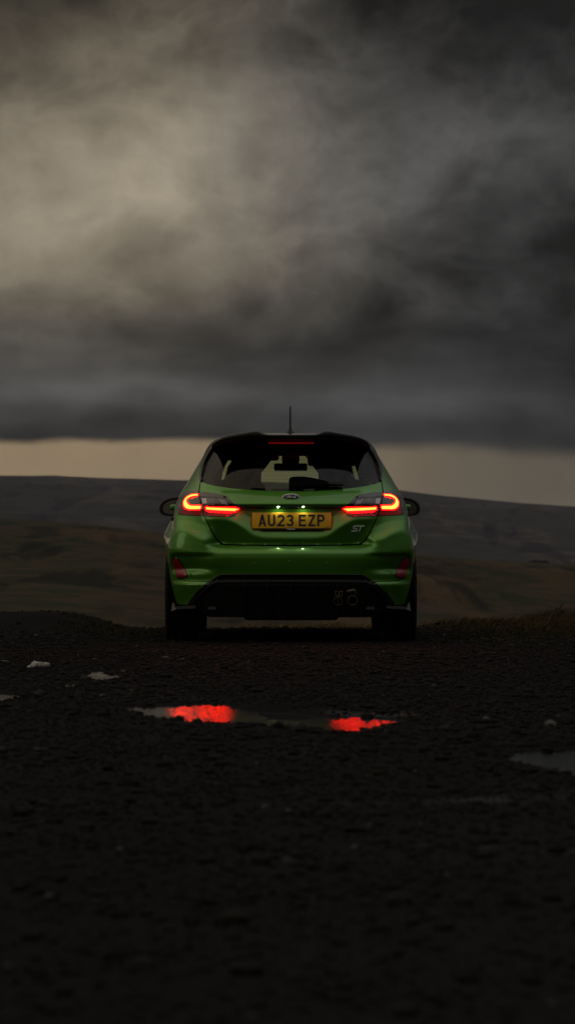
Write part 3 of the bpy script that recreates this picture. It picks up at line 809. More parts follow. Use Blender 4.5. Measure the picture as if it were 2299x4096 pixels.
for side in (-1, 1):
    sd_ = (lambda l: l) if side < 0 else mir
    lamp = panel('tail_lamp', sd_(o_out), LENS, car, .004, .010, .03)
    inner = panel('tail_lamp', sd_(o_in), LENS, car, .004, .010, .03)
    sub = lambda name, loop, m, par, off, res=.006, lip=.004: setattr(panel(name, sd_(loop), m, par, off, res, lip), 'location', (0, 0, 0))
    sub('upper_lens', LT([(488, 194), (400, 183), (300, 176), (258, 190), (165, 265), (100, 345), (150, 345), (235, 275), (330, 240), (484, 238)]), LENSS, lamp, .0052, .012)
    sub('side_lens', LT([(98, 350), (62, 430), (55, 600), (78, 655), (105, 640), (135, 480), (150, 350)]), LENSG, lamp, .0054, .012)
    sub('red_lens', LT([(160, 480), (130, 660), (560, 682), (590, 684), (572, 600), (560, 560), (270, 575)]), LENSR, lamp, .0054, .012)
    sub('upper_lens', LT([(512, 202), (700, 216), (850, 241), (1000, 276), (1086, 325), (1150, 390), (1195, 440), (1130, 440), (1040, 345), (900, 318), (520, 295)]), LENSS, inner, .0052, .012)
    sub('red_lens', LT([(640, 560), (700, 620), (1290, 610), (1215, 676), (1110, 704), (1000, 707), (650, 690), (625, 640)]), LENSR, inner, .0054, .012)
    cp = LT(c_path); sub('light_guide_halo', ribbon('', cp, [(a+30)*PXM for a in c_w], None, None, 0), GLOW2, lamp, .0066, .006, .002)
    cp2 = LT([c_path[0]]+c_path[1:-1]+[(538, 523)])
    sub('light_guide', ribbon('', cp2, [a*PXM for a in c_w], None, None, 0), GLOW, lamp, .0085, .005, .002)
    sub('light_guide_halo', LT(bar_e), GLOW2, inner, .0066, .006, .002)
    sub('light_guide', LT(bar), GLOW, inner, .0085, .006, .002)
    sub('reversing_lens', LT(rev), LENSG, inner, .0058, .008, .002)
    sub('reflector_block', LT([(562, 338), (655, 343), (672, 445), (585, 445)]), REFG, inner, .0078, .008, .002)
    for k in range(6):
        f = k/6.0
        sub('reflector_rib', LT([(905+70*f, 352+100*f), (1020+75*f, 372+92*f), (1032+75*f, 380+92*f), (915+70*f, 362+100*f)]), REFG, inner, .0078, .01, .002)
    sub('inner_bezel', LT([(280, 380), (320, 345), (400, 325), (512, 318), (536, 470), (330, 460), (290, 430)]), LENSG, lamp, .0058, .01, .002)

# black strip above the number plate, plate lamps
stp = [uz(*p) for p in [(425, 595), (520, 594.5), (726, 594), (932, 594.5), (1030, 595), (1003, 601), (935, 606), (726, 607), (520, 606), (450, 601)]]
panel('tailgate_strip', stp, GLOSS, car, .004, .012, .01)
for px_ in (658, 793):
    x, z = xz(px_, 600, .05); V, F = box((x, .0600, z-.001), (.012, .009, .0030), .001); mesh_obj('plate_lamp', V, F, PLAMP, car)
V, F = box((xz(757, 603, .05)[0], .058, .903), (.026, .02, .016), .006); mesh_obj('reversing_camera', V, F, BLACK, car)

# number plate with its seven characters
def plate():
    yp = .056
    x0, z1 = xz(521, 629.5, yp); x1, z0 = xz(941, 714, yp); cx, cz = (x0+x1)/2, (z0+z1)/2
    V, F = box((cx, yp, cz), (x1-x0, .005, z1-z0), .0022)
    pl_ = mesh_obj('number_plate', V, F, PLATE, car)
    V, F = box((cx+.003, yp+.004, z0-.003), (.42, .008, .016), .003); mesh_obj('plate_holder', V, F, GLOSS, pl_)
    V, F = box((cx-.005, yp-.001, z0-.0055), (.055, .004, .004), .001); mesh_obj('holder_sticker', V, F, SILVER, pl_)
    V, F = box((cx+.235, yp-.003, z0+.0065), (.035, .0012, .0022), 0); mesh_obj('plate_print', V, F, INK, pl_)
    V, F = box((cx-.005, yp-.003, z0+.004), (.04, .0012, .002), 0); mesh_obj('plate_print', V, F, INK, pl_)
    def arc(cx_, cz_, rx, rz, a0, a1, n=10): return [(cx_+rx*math.cos(R(a0+(a1-a0)*i/n)), cz_+rz*math.sin(R(a0+(a1-a0)*i/n))) for i in range(n+1)]
    GL = {'A': [[(6, 0), (24, 72), (26, 72), (44, 0)], [(14, 21), (36, 21)]],
          'U': [[(7, 79)]+arc(25, 24, 18, 17, 180, 360)+[(43, 79)]],
          '2': [arc(25, 54, 18, 18, 165, -30, 10)+[(38, 42), (9, 8), (8, 7), (50, 7)]],
          '3': [arc(24, 56, 17, 16, 160, -60, 9)+[(27, 41), (20, 41)], [(20, 41), (27, 41)]+arc(24, 24, 19, 17, 60, -160, 10)],
          'E': [[(7, 0), (7, 79)], [(7, 72), (48, 72)], [(7, 41), (44, 41)], [(7, 7), (48, 7)]],
          'Z': [[(2, 72), (41, 72), (41, 70), (9, 9), (9, 7), (49, 7)]],
          'P': [[(7, 0), (7, 79)], [(7, 72), (24, 72)]+arc(25, 54.5, 18, 17.5, 90, -90, 10)+[(7, 37)]]}
    x = -219.0; k = 1/1000.0; sc = (x1-x0)/.520
    for ch in 'AU23 EZP':
        if ch == ' ': x += 33-11; continue
        parts = []
        for q, path in enumerate(GL[ch]):
            P = np.array(path, float); Lf, Rt = [], []; n = len(P); hw = 6.8
            if ch == 'A' and q == 1: hw = 5.5
            for i in range(n):
                a = P[i]-P[i-1] if i > 0 else P[1]-P[0]; b_ = P[i+1]-P[i] if i < n-1 else P[-1]-P[-2]
                a = a/np.linalg.norm(a); b_ = b_/np.linalg.norm(b_); na = np.array([-a[1], a[0]]); nb_ = np.array([-b_[1], b_[0]])
                mt = na+nb_; mt = mt/np.linalg.norm(mt); ln_ = hw/max(.45, mt@na); Lf.append(P[i]+mt*ln_); Rt.append(P[i]-mt*ln_)
            yy = yp-.0034-.0001*q
            Vq = [(cx+(x+p[0])*k*sc, yy, cz+(p[1]-39.5)*k*sc) for p in Lf+Rt]
            Fq = [(i, i+1, n+i+1, n+i) for i in range(n-1)]
            parts.append((np.array(Vq), [f[::-1] for f in Fq]))
        V, F = merge(parts); mesh_obj('character', V, F, INK, pl_, False)
        x += 61
    for o in [pl_]+list(pl_.children):
        for v_ in o.data.vertices: v_.co.y += (v_.co.z-cz)*.20
plate()

# oval badge with script, ST letters
def on_body(pts, off):
    P = np.array(pts); return S(P[:, 0], P[:, 1])+SN(P[:, 0], P[:, 1])*off
bu, bzc = uz(727, 547); bx = float(S(bu, bzc)[0])
def ell(rx, rz, n=40): return [(float(u_of_x(bx+rx*math.cos(2*math.pi*i/n), bzc+rz*math.sin(2*math.pi*i/n))), bzc+rz*math.sin(2*math.pi*i/n)) for i in range(n)]
# a gentle dome of its own, tilted with the tailgate
bn = Vector((0, -.96, .28)); bc = Vector(S(bu, bzc))+Vector((0, -.006, 0)); bq = Vector((0, -1, 0)).rotation_difference(bn).to_matrix()
def dome(rx, rz, y0, h, n=40, rings=5):
    V, F = [], []
    for r_ in range(rings+1):
        f = 1-r_/rings*.97
        for i in range(n): V.append(bc+bq@Vector((rx*f*math.cos(2*math.pi*i/n), y0-h*(1-f*f), rz*f*math.sin(2*math.pi*i/n))))
    for i in range(n): V.append(bc+bq@Vector((rx*math.cos(2*math.pi*i/n), y0+.012, rz*math.sin(2*math.pi*i/n))))
    for r_ in range(rings):
        for i in range(n): F.append((r_*n+i, r_*n+(i+1) % n, (r_+1)*n+(i+1) % n, (r_+1)*n+i))
    b0 = (rings+1)*n
    for i in range(n): F.append((b0+i, b0+(i+1) % n, (i+1) % n, i))
    F.append(tuple(rings*n+i for i in range(n)))
    return np.array([v[:] for v in V]), F
rzb = .0135*1.0
V, F = dome(.0590, .0235, -.004, .003); badge = mesh_obj('badge', V, F, SILVER, car)
V, F = dome(.0530, .0182, -.0065, .003); mesh_obj('badge_face', V, F, NAVY, badge)
def script(paths, sc, w, y0, par, m, ctr):
    parts = []
    for p in paths:
        P = smooth_path([(a[0], a[1], 0) for a in p], 5); pts = []
        for q in P: pts.append((bc+bq@Vector(((q[0]-ctr[0])*sc, y0, (q[1]-ctr[1])*sc)))[:])
        parts.append(tube(pts, w, 5))
    V, F = merge(parts); return V, F
fw = [[(4, 8), (2, 13), (5, 17), (12, 18), (22, 17), (32, 19)], [(20, 17), (17, 10), (13, 3), (8, 0), (4, 1), (3, 4)], [(10, 9), (15, 10), (21, 10)],
      [(26, 9), (22, 8), (20, 4), (22, 1), (25, 2), (27, 6), (26, 9), (29, 8), (32, 9)], [(34, 9), (33, 5), (31, 1), (34, 7), (37, 9), (40, 8)],
      [(50, 8), (46, 9), (43, 5), (43, 1), (46, 1), (50, 6), (56, 18), (52, 8), (50, 2), (53, 1), (57, 4)]]
V, F = script(fw, .00125, .0015, -.0105, badge, SILVER, (29, 8.5)); mesh_obj('lettering', V, F, SILVER, badge)
st_paths = [[(1058, 700), (1085, 700)], ]
def flat_strokes(name, strokes, hw, off, m):
    parts = []
    for st in strokes:
        P = np.array([xz(a, b, .10) for a, b in st]); n = len(P); Lf, Rt = [], []
        for i in range(n):
            a = P[i]-P[i-1] if i > 0 else P[1]-P[0]; b_ = P[i+1]-P[i] if i < n-1 else P[-1]-P[-2]
            a = a/np.linalg.norm(a); b_ = b_/np.linalg.norm(b_); na = np.array([-a[1], a[0]]); nb_ = np.array([-b_[1], b_[0]])
            mt = na+nb_; mt = mt/np.linalg.norm(mt); ln_ = hw/max(.5, mt@na); Lf.append(P[i]+mt*ln_); Rt.append(P[i]-mt*ln_)
        loop = [(float(u_of_x(p[0], p[1])), p[1]) for p in Lf+Rt[::-1]]
        parts.append(panel_vf(loop, off, .012, .006))
    V, F = merge(parts); return mesh_obj(name, V, F, m, car, False)
flat_strokes('badge_letter', [[(1049, 728.5), (1072, 728.5), (1078, 726), (1080, 720), (1077, 716), (1064, 714.5), (1060, 711), (1062, 704), (1068, 701.5), (1088, 701.5)]], .0032, .007, SILVER)
flat_strokes('badge_letter', [[(1086, 701.5), (1119, 701.5)], [(1103, 702), (1091, 731)]], .0032, .0074, SILVER)

# --- diffuser
dl = [(728.5, 966), (368, 966), (347, 972), (331, 983), (187, 1124), (222, 1148), (285, 1195), (470, 1197), (486, 1213), (728.5, 1214)]
dl = [uz(*p) for p in dl]; dl[0] = (0.0, dl[0][1]); dl[-1] = (0.0, dl[-1][1])
diff = panel('diffuser', dl+mir(dl)[1:-1], BLACK, car, -.016, .016, .03)
def bead(name, px, w, off0, off1, m, par=car):
    ln = [uz(*p) for p in px]; ln = ln[:-1]+[(0.0, ln[-1][1])]; ln = ln+mir(ln)[1:]
    for _ in range(3):
        ln = [ln[0]]+[q for i in range(len(ln)-1) for q in ((.75*ln[i][0]+.25*ln[i+1][0], .75*ln[i][1]+.25*ln[i+1][1]), (.25*ln[i][0]+.75*ln[i+1][0], .25*ln[i][1]+.75*ln[i+1][1]))]+[ln[-1]]
    rb = ribbon('', ln, [w]*len(ln), None, None, 0)
    return panel(name, rb, m, par, off0, .012, off0-off1)
bead('diffuser_frame', [(181, 1121), (328, 978), (347, 968), (368, 964.5), (728.5, 964.5)], .012, .006, -.02, GLOSS)
bead('diffuser_ridge', [(196, 1121), (300, 1017), (315, 1008), (334, 1003.5), (728.5, 1001)], .007, .004, -.02, BLACK)
def rod(name, px, off, rad, m):
    ln = [uz(*p) for p in px]; ln = ln[:-1]+[(0.0, ln[-1][1])]; ln = ln+mir(ln)[1:]
    for _ in range(3):
        ln = [ln[0]]+[q for i in range(len(ln)-1) for q in ((.75*ln[i][0]+.25*ln[i+1][0], .75*ln[i][1]+.25*ln[i+1][1]), (.25*ln[i][0]+.75*ln[i+1][0], .25*ln[i][1]+.75*ln[i+1][1]))]+[ln[-1]]
    P = on_body(ln, off); V, F = tube([tuple(p) for p in P], rad, 8); return mesh_obj(name, V, F, m, car)
rod('diffuser_edge', [(196, 1119), (300, 1014), (315, 1005), (334, 1000.5), (728.5, 998)], .006, .0042, SATIN)
rod('diffuser_edge', [(181, 1119), (328, 974), (347, 964), (368, 960.5), (728.5, 960.5)], .006, .0035, GLOSS)
for a in (333, 537, 728, 919, 1124):
    u, z = uz(a, 994); c = S(u, z); V, F = box((c[0], c[1]-.001, z), (.008, .03, .017), .002); mesh_obj('diffuser_tab', V, F, GREYP, car)
for a in (600, 728, 856, 480, 976):
    u, z = uz(a, 1100); lp = [uz(a-3, 1010), uz(a+3, 1010), uz(a+3, 1190), uz(a-3, 1190)]
    panel('diffuser_fin', lp, BLACK, car, .012, .02, .03)
for sgn in (1, -1):
    wl = [(84, 1160), (93, 1112), (97, 1108), (102, 1114), (110, 1134), (214, 1127), (222, 1131), (218, 1142), (118, 1146), (100, 1152)]
    P = [xz(a, b_, .20) for a, b_ in wl]
    P = [(sgn*p[0] if sgn == 1 else -p[0], .10 if i > 3 else .24, p[1]) for i, p in enumerate(P)]
    V, F = extrude_poly(P, (0, .16, 0)); mesh_obj('splitter_winglet', V, F, GREYP, car, False)
    P = [xz(a, b_, .07) for a, b_ in [(283, 1134), (324, 1134), (326, 1149), (283, 1149)]]
    P = [(p[0]*sgn, .055, p[1]) for p in P]; V, F = extrude_poly(P, (0, .08, 0)); mesh_obj('mounting_pad', V, F, GREYP, car, False)
# twin exhaust
EXH = mat('exhaust_steel', (.16, .13, .085), .38, .9)
for k, (a, b_, r_) in enumerate([(978, 1104, .030), (1056, 1100, .034)]):
    x, z = xz(a, b_, .06)
    V, F = lathe([(r_*.84, .20), (r_*.84, .004), (r_*.92, -.001), (r_, .003), (r_, .30)], 28, 'y', (x, .018, z))
    ex = mesh_obj('exhaust_tip', V, F, EXH, car)
    V, F = lathe([(.0005, .05), (r_*.86, .05)], 24, 'y', (x, .018, z)); mesh_obj('exhaust_inside', V, F, VOID, ex)
    if k == 0:
        V, F = box((x, .040, z), (.006, .02, r_*1.6), .002); mesh_obj('exhaust_valve', V, F, EXH, ex)
x, z = xz(983, 1063, .06)
V, F = merge([box((x, .030, z+.014), (.052, .012, .007), .002), box((x-.023, .030, z), (.006, .012, .03), .002), box((x+.023, .030, z), (.006, .012, .03), .002), box((x, .030, z-.002), (.018, .012, .016), .004), box((x, .030, z-.016), (.052, .012, .006), .002)])
mesh_obj('exhaust_bracket', V, F, EXH, car)
x, z = xz(1040, 1048, .08); V, F = tube([(x-.02, .04, z-.005), (x+.03, .036, z+.004), (x+.045, .045, z-.02), (x+.04, .08, z-.05)], .012, 10); mesh_obj('exhaust_hanger', V, F, EXH, car)

# --- underbody, arches, shell under the panels
parts = [box((0, 2.1, .235), (1.24, 3.5, .07), .02), box((-.01, .42, .205), (.62, .34, .10), .03), box((.02, 1.1, .20), (.36, .9, .07), .03), box((0, .74, .27), (1.30, .10, .09), .03)]
V, F = merge(parts); mesh_obj('underbody', V, F, VOID, car)
V, F = [], []
uu = np.linspace(-(2*U1+U2), 2*U1+U2, 140); zz = np.linspace(.30, .985, 40)
for z in zz:
    P = S(uu, np.full(uu.shape, z)); N = SN(uu, np.full(uu.shape, z)); V.append(P-N*.045)
V = np.vstack(V); n = len(uu); Vn = V
cen = np.zeros(len(V), bool)
def in_arch(p): return any((p[1]-yc)**2+(p[2]-.312)**2 < .40**2 and abs(p[0]) > .60 for yc in (.74, 3.23))
am = np.array([in_arch(p) for p in V])
for i in range(len(zz)-1):
    for j in range(n-1):
        q = (i*n+j, i*n+j+1, (i+1)*n+j+1, (i+1)*n+j)
        if not am[list(q)].any(): F.append(q)
mesh_obj('dark_backing', V, F, VOID, car)  # near-black sheet added so the gaps between panels show dark
for yc in (.74, 3.23):
    for s in (-1, 1):
        V, F = [], []
        for a in np.linspace(-20, 200, 34):
            for x in (.56, .60, .835 if yc < 1 else .80): V.append((s*x, yc+.385*math.cos(R(a))*(1 if x > .57 else .2), .312+.385*math.sin(R(a))*(1 if x > .57 else .2)))
        for i in range(33):
            for j in range(2): F.append((i*3+j, i*3+j+1, i*3+j+4, i*3+j+3))
        mesh_obj('wheel_arch_liner', V, F, VOID, car)

# --- wheels
def wheel(cx, cy, cz, s):
    r0 = .309; hw = .110
    prof = [(.215, -.085), (.235, -.098), (.265, -.108), (.292, -.104), (.303, -.094)]
    for gx_ in (-.062, -.02, .022, .064):
        prof += [(r0, gx_-.013), (r0, gx_-.0045), (r0-.008, gx_-.004), (r0-.008, gx_+.004), (r0, gx_+.0045)]
    prof += [(r0, .086), (.303, .096), (.292, .104), (.265, .108), (.235, .098), (.215, .085)]
    V, F = lathe([(a, b_*s) for a, b_ in prof], 72, 'x', (cx, cy, cz))
    wv = mesh_obj('wheel', *lathe([(.06, s*.07), (.10, s*.08), (.2, s*.085), (.216, s*.09), (.222, s*.098), (.212, s*.09), (.205, s*.02), (.205, -s*.09)], 48, 'x', (cx, cy, cz)), ALLOY, car)
    ty = mesh_obj('tyre', V, F, RUBBER, wv)
    V = np.array(ty.data.vertices[0].co)   # tread blocks: shoulder sipes all round
    parts = []
    for k in range(60):
        a = 2*math.pi*k/60
        for gx_ in (-.088, .090):
            Vb, Fb = box((0, 0, r0-.004), (.022, .020, .010), .0); ca, sa = math.cos(a), math.sin(a)
            Vb = np.array([(cx+v[0]+gx_*s, cy+v[1]*ca-v[2]*sa, cz+v[1]*sa+v[2]*ca) for v in Vb]); parts.append((Vb, Fb))
    Vb, Fb = merge(parts); tb = mesh_obj('tread_blocks', Vb, Fb, RUBBER, wv, False); tag(tb, kind='stuff')
    parts = []
    for k in range(10):
        a = 2*math.pi*k/10; Vb, Fb = box((0, 0, .125), (.02, .026, .17), .006); ca, sa = math.cos(a), math.sin(a)
        parts.append((np.array([(cx+v[0]+s*.082, cy+v[1]*ca-v[2]*sa, cz+v[1]*sa+v[2]*ca) for v in Vb]), Fb))
    Vb, Fb = merge(parts); mesh_obj('rim', Vb, Fb, ALLOY, wv, False)
    V, F = lathe([(.002, -s*.02), (.14, -s*.02), (.14, s*.0), (.002, s*.0)], 32, 'x', (cx, cy, cz)); mesh_obj('brake_disc', V, F, ALLOY, wv)
wz = .300
for s in (-1, 1): wheel(s*.752, .74, wz, s); wheel(s*.742, 3.23, wz, s)

# --- door mirrors
for s in (-1, 1):
    xi, xo = s*.79, s*.967; cz = .945; yb = 2.44
    outl = [(0, .070), (.035, .073), (.09, .066), (.135, .050), (.165, .022), (.176, -.012), (.170, -.040), (.148, -.060), (.10, -.069), (.05, -.074), (0, -.078), (-.01, 0)]
    outl = [(p[0], p[2]) for p in smooth_path([(a, 0, b_) for a, b_ in outl], 4, True)]
    n = len(outl); V, F = [], []
    lay = [(0, .86, 0), (-.004, .95, 0), (.0, 1.0, 0), (.03, .99, 0), (.07, .88, 0), (.10, .60, 0), (.112, .2, 0)]
    mx_, mz_ = .085, -.004
    lay = [(.016, .70), (.004, .745), (-.003, .88), (.002, 1.0), (.03, 1.0), (.07, .88), (.10, .60), (.112, .15)]
    for (dy, f) in lay:
        for p in outl: V.append((s*(.792+mx_+(p[0]-mx_)*f), yb+dy, cz+mz_+(p[1]-mz_)*f))
    for i in range(len(lay)-1):
        for j in range(n): F.append((i*n+j, i*n+(j+1) % n, (i+1)*n+(j+1) % n, (i+1)*n+j))
    F.append(tuple((len(lay)-1)*n+j for j in range(n)))
    mm = mesh_obj('door_mirror', V, F, BLACK, car)
    Vg = [(s*(.792+mx_+(p[0]-mx_)*.72), yb+.010, cz+mz_+(p[1]-mz_)*.72) for p in outl]
    mesh_obj('mirror_glass', Vg, [tuple(range(n))], MIRROR, mm, False)
    V, F = tube([(s*.70, 2.52, .90), (s*.78, 2.50, .905), (s*.84, 2.49, .915)], [.03, .026, .02], 10); mesh_obj('mirror_arm', V, F, BLACK, mm)

# --- cabin seen through the glass
def seat(cx, cy, wd, name='seat'):
    pr = [(-.5, .50), (-.52, .62), (-.50, .80), (-.46, .95), (-.40, 1.03), (-.30, 1.08), (-.27, 1.13), (-.27, 1.22), (-.20, 1.262), (0, 1.27)]
    pr = pr+[(-a, b_) for a, b_ in pr[-2::-1]]
    P = [(cx+a*wd, cy+.10*(b_-.5), b_) for a, b_ in [(p[0], p[2]) for p in smooth_path([(a, 0, b_) for a, b_ in pr], 3)]]
    V, F = extrude_poly(P, (0, .13, -.01)); bm = bmesh.new()
    vs = [bm.verts.new(v) for v in V]
    for f in F: bm.faces.new([vs[i] for i in f])
    bmesh.ops.bevel(bm, geom=[e for e in bm.edges if len(e.link_faces) == 2 and any(len(f.verts) > 6 for f in e.link_faces)], offset=.02, segments=2, affect='EDGES')
    bm.verts.index_update(); V = [v.co[:] for v in bm.verts]; F = [[v.index for v in f.verts] for f in bm.faces]; bm.free()
    st_ = mesh_obj(name, V, F, SEATM, car)
    return st_
seat(-.335, 1.98, .46); seat(.335, 1.98, .46)
V, F = merge([box((0, 1.12, .80), (1.26, .16, .40), .05), box((-.38, 1.13, 1.045), (.25, .09, .15), .04), box((.38, 1.13, 1.045), (.25, .09, .15), .04), box((-.02, 1.13, 1.0), (.24, .08, .11), .03)])
mesh_obj('rear_bench', V, F, SEATM, car)
V, F = box((0, .74, .985), (1.25, .70, .025), .008); mesh_obj('parcel_shelf', V, F, LINER, car)
V, F = merge([box((0, 2.72, .93), (1.36, .36, .16), .05), box((.36, 2.62, 1.01), (.34, .22, .08), .03)]); mesh_obj('dashboard', V, F, LINER, car)
V, F = lathe([(.185, -.012), (.197, 0), (.185, .012), (.173, 0), (.185, -.012)], 36, 'y', (.37, 2.38, .94)); mesh_obj('steering_wheel', V, F, LINER, car)
x0, z1 = xz(637, 366, 2.2); x1, z0 = xz(815, 407, 2.2)
V, F = box(((x0+x1)/2, 2.2, (z0+z1)/2), (x1-x0, .03, z1-z0), .013); im = mesh_obj('interior_mirror', V, F, LINER, car)
V, F = box(((x0+x1)/2, 2.26, 1.31), (.13, .10, .12), .03); mesh_obj('mirror_mount', V, F, LINER, im)
V, F = merge([box((-.33, 2.10, 1.315), (.5, .10, .07), .02), box((.36, 2.10, 1.295), (.46, .10, .11), .02), box((0, 2.10, 1.345), (1.02, .12, .06), .02)]); mesh_obj('sun_visor', V, F, LINER, car)
for s in (-1, 1):   # B- and A-pillar trims and the belts
    V, F = tube([(s*.60, 1.78, .95), (s*.545, 1.78, 1.2), (s*.49, 1.79, 1.36)], [.07, .062, .06], 8); mesh_obj('pillar_trim', V, F, LINER, car)
    V, F = tube([(s*.66, 2.66, 1.0), (s*.58, 2.42, 1.2), (s*.50, 2.10, 1.36)], [.05, .04, .04], 8); mesh_obj('pillar_trim', V, F, LINER, car)
    V, F = tube([(s*.66, 1.0, .95), (s*.56, .92, 1.15), (s*.45, .80, 1.33)], [.05, .06, .06], 8); mesh_obj('pillar_trim', V, F, LINER, car)
# ------------------------------------------------------------------ loose gravel
ico = bmesh.new(); bmesh.ops.create_icosphere(ico, subdivisions=1, radius=1.0)
ico.verts.index_update(); IV = np.array([v.co[:] for v in ico.verts]); IF = np.array([[v.index for v in f.verts] for f in ico.faces]); ico.free()
def stones(n, area_fn, size_fn, sink, tone_fn, seed):
    g_ = np.random.default_rng(seed)
    x, y = area_fn(g_, n); n = len(x); r = size_fn(g_, n, y)
    keep = np.ones(n, bool)
    for poly, pl in PUD[:NWATER]:
        c = poly.mean(0); q = (np.abs(x-c[0]) < 2.2) & (np.abs(y-c[1]) < 3)
        idx = np.nonzero(q)[0]
        if len(idx):
            ins = inpoly(x[idx], y[idx], poly); dd = polydist(x[idx], y[idx], poly)
            keep[idx[ins & ((dd > .05) | (r[idx] > .010)) & (g_.random(len(idx)) > .015)]] = False
    keep &= ~((x < -1.02-.2*g_.random(n)) & (y > 1.7) & (g_.random(n) > .07))
    x, y, r = x[keep], y[keep], r[keep]; n = len(x)
    z = ground_z(x, y)+r*sink
    sc = np.stack([r*g_.uniform(.8, 1.35, n), r*g_.uniform(.8, 1.35, n), r*g_.uniform(.45, .8, n)], 1)
    rot = g_.uniform(0, 6.283, n); c, s = np.cos(rot), np.sin(rot)
    L = IV[None]*(1+g_.uniform(-.22, .22, (n, 12, 1))); L = L*sc[:, None, :]
    X = L[..., 0]*c[:, None]-L[..., 1]*s[:, None]+x[:, None]; Y = L[..., 0]*s[:, None]+L[..., 1]*c[:, None]+y[:, None]; Z = L[..., 2]+z[:, None]
    V = np.stack([X, Y, Z], -1).reshape(-1, 3); F = (IF[None]+(np.arange(n)*12)[:, None, None]).reshape(-1, 3)
    tone = tone_fn(g_, n); return V, F, np.repeat(tone, 12, 0)
STONE = mat('gravel_stone', (.02, .02, .02), .8, 0, 0, .1)
t, b = nt(STONE); at = t.new('ShaderNodeAttribute'); at.attribute_name = 'tone'
oc = t.new('ShaderNodeTexCoord').outputs['Object']
t.put(b.inputs['Base Color'], t.mix(t.mul(t.noise(oc, 180, 3), .5), at.outputs['Color'], (.008, .008, .0075)))
def wedge(g_, n):
    d = np.sqrt(g_.uniform(3.0**2, 27.5**2, n)); k_ = n//4; sp = np.concatenate([g_.uniform(-.098, .106, n-k_), g_.uniform(-.24, .24, k_)]); xx = CAM[0]+d*sp+g_.uniform(-.25, .25, n)
    return xx, CAM[1]+d
def sz(g_, n, y):
    d = y-CAM[1]; return np.clip(g_.lognormal(np.log(.0047), .55, n), .0022, .026)
def tone(g_, n):
    t0 = g_.lognormal(np.log(.0064), .5, n); pale = g_.random(n) < .004; t0 = np.where(pale, g_.uniform(.05, .15, n), np.clip(t0, .004, .032))
    warm = g_.uniform(0, 1, n)[:, None]
    return t0[:, None]*(np.array([1, 1, 1.0])*(1-warm)+np.array([1.03, 1.0, .94])*warm)
V, F, T = stones(98000, wedge, sz, .15, tone, 11)
g = big_mesh('gravel', V, F, STONE, False, T); tag(g, 'loose dark wet gravel scattered over the lay-by', kind='stuff')

def stone_thing(label, px, py, wpx, hpx, col, seed, flat=.6, name='stone', cat='stone', group=None):
    d = FPX*.6/(py-2213.0); x = CAM[0]+(px-1104.4)*d/FPX; y = CAM[1]+d; rx = wpx*d/FPX/2; rz = hpx*d/FPX
    g_ = np.random.default_rng(seed); bm = bmesh.new(); bmesh.ops.create_icosphere(bm, subdivisions=3, radius=1)
    z0 = float(ground_z(np.array([x]), np.array([y]))[0]); ph = g_.uniform(0, 9, 6)
    for v_ in bm.verts:
        q = v_.co.copy(); f = 1+.16*math.sin(q.x*3+ph[0])*math.cos(q.y*2.7+ph[1])+.1*math.sin(q.z*5+ph[2]+q.x*4)+.05*math.sin(q.y*9+ph[3])
        v_.co = Vector((q.x*rx*f, q.y*rx*.8*f, (q.z*.5*f+.28)*rz))
    me = bpy.data.meshes.new(name); bm.to_mesh(me); bm.free(); me.materials.append(col)
    for p in me.polygons: p.use_smooth = True
    o = bpy.data.objects.new(name, me); COL.objects.link(o); o.location = (x, y, z0); tag(o, label, cat, group); return o
def stonemat(name, c, c2, rough=.75):
    m = mat(name, c, rough, 0, 0, .3); t, b = nt(m); oc = t.new('ShaderNodeTexCoord').outputs['Object']
    t.put(b.inputs['Base Color'], t.mix(t.ss(t.noise(oc, 60, 5, .6), .4, .65), c, c2))
    bp = t.new('ShaderNodeBump'); bp.inputs['Strength'].default_value = .6; bp.inputs['Distance'].default_value = .01
    t.put(bp.inputs['Height'], t.noise(oc, 90, 5, .65)); t.l.new(bp.outputs[0], b.inputs['Normal']); return m
SM_DARK = stonemat('dark_stone', (.013, .013, .013), (.024, .022, .02)); SM_OCH = stonemat('ochre_stone', (.13, .10, .055), (.06, .05, .03)); SM_PALE = stonemat('pale_stone', (.17, .17, .17), (.07, .07, .068))
stone_thing('ochre flat stone on the gravel just behind the left rear wheel', 662, 2631, 30, 9, SM_OCH, 1)
stone_thing('rounded dark stone jutting into the puddle at the right edge', 2203, 3092, 56, 34, SM_DARK, 2)
stone_thing('dark stone at the left end of the small pointed puddle', 344, 2720, 42, 20, SM_DARK, 3)
stone_thing('broad dark stone between the tiny sliver of water and the left edge puddle', 158, 2790, 46, 32, SM_DARK, 4)
stone_thing('pale grey stone near the left edge beside the crumpled scrap', 18, 2643, 44, 11, SM_PALE, 5)
stone_thing('small pale pebble on the earth bank at the left', 145, 2552, 14, 7, SM_PALE, 6)
stone_thing('little white pebble on the gravel below the right rear wheel', 1514, 2622, 8, 5, SM_PALE, 8)
# fallen leaf lying in the foreground
d = FPX*.6/(3134-2213.0); x, y = CAM[0]+(1476-1104.4)*d/FPX, CAM[1]+d; z0 = float(ground_z(np.array([x]), np.array([y]))[0])+.012
LEAF = stonemat('dead_leaf', (.085, .06, .012), (.05, .03, .01), .6)
V, F = [], []
for i in range(9):
    u = i/8; wv = .011*math.sin(math.pi*min(1, u*.97+.02))**.8
    for k in (-1, 0, 1): V.append((-.019+.038*u, k*wv, .005*math.sin(3*u)+abs(k)*.004))
for i in range(8):
    for k in range(2): F.append((i*3+k, i*3+k+1, i*3+k+4, i*3+k+3))
V2, F2 = tube([(.019, 0, .002), (.026, .002, .003), (.034, .006, .002)], .0012, 5)
lf = bpy.data.objects.new('leaf', None); COL.objects.link(lf); lf.location = (x, y, z0); tag(lf, 'yellowed fallen leaf lying on the dark foreground gravel', 'leaf')
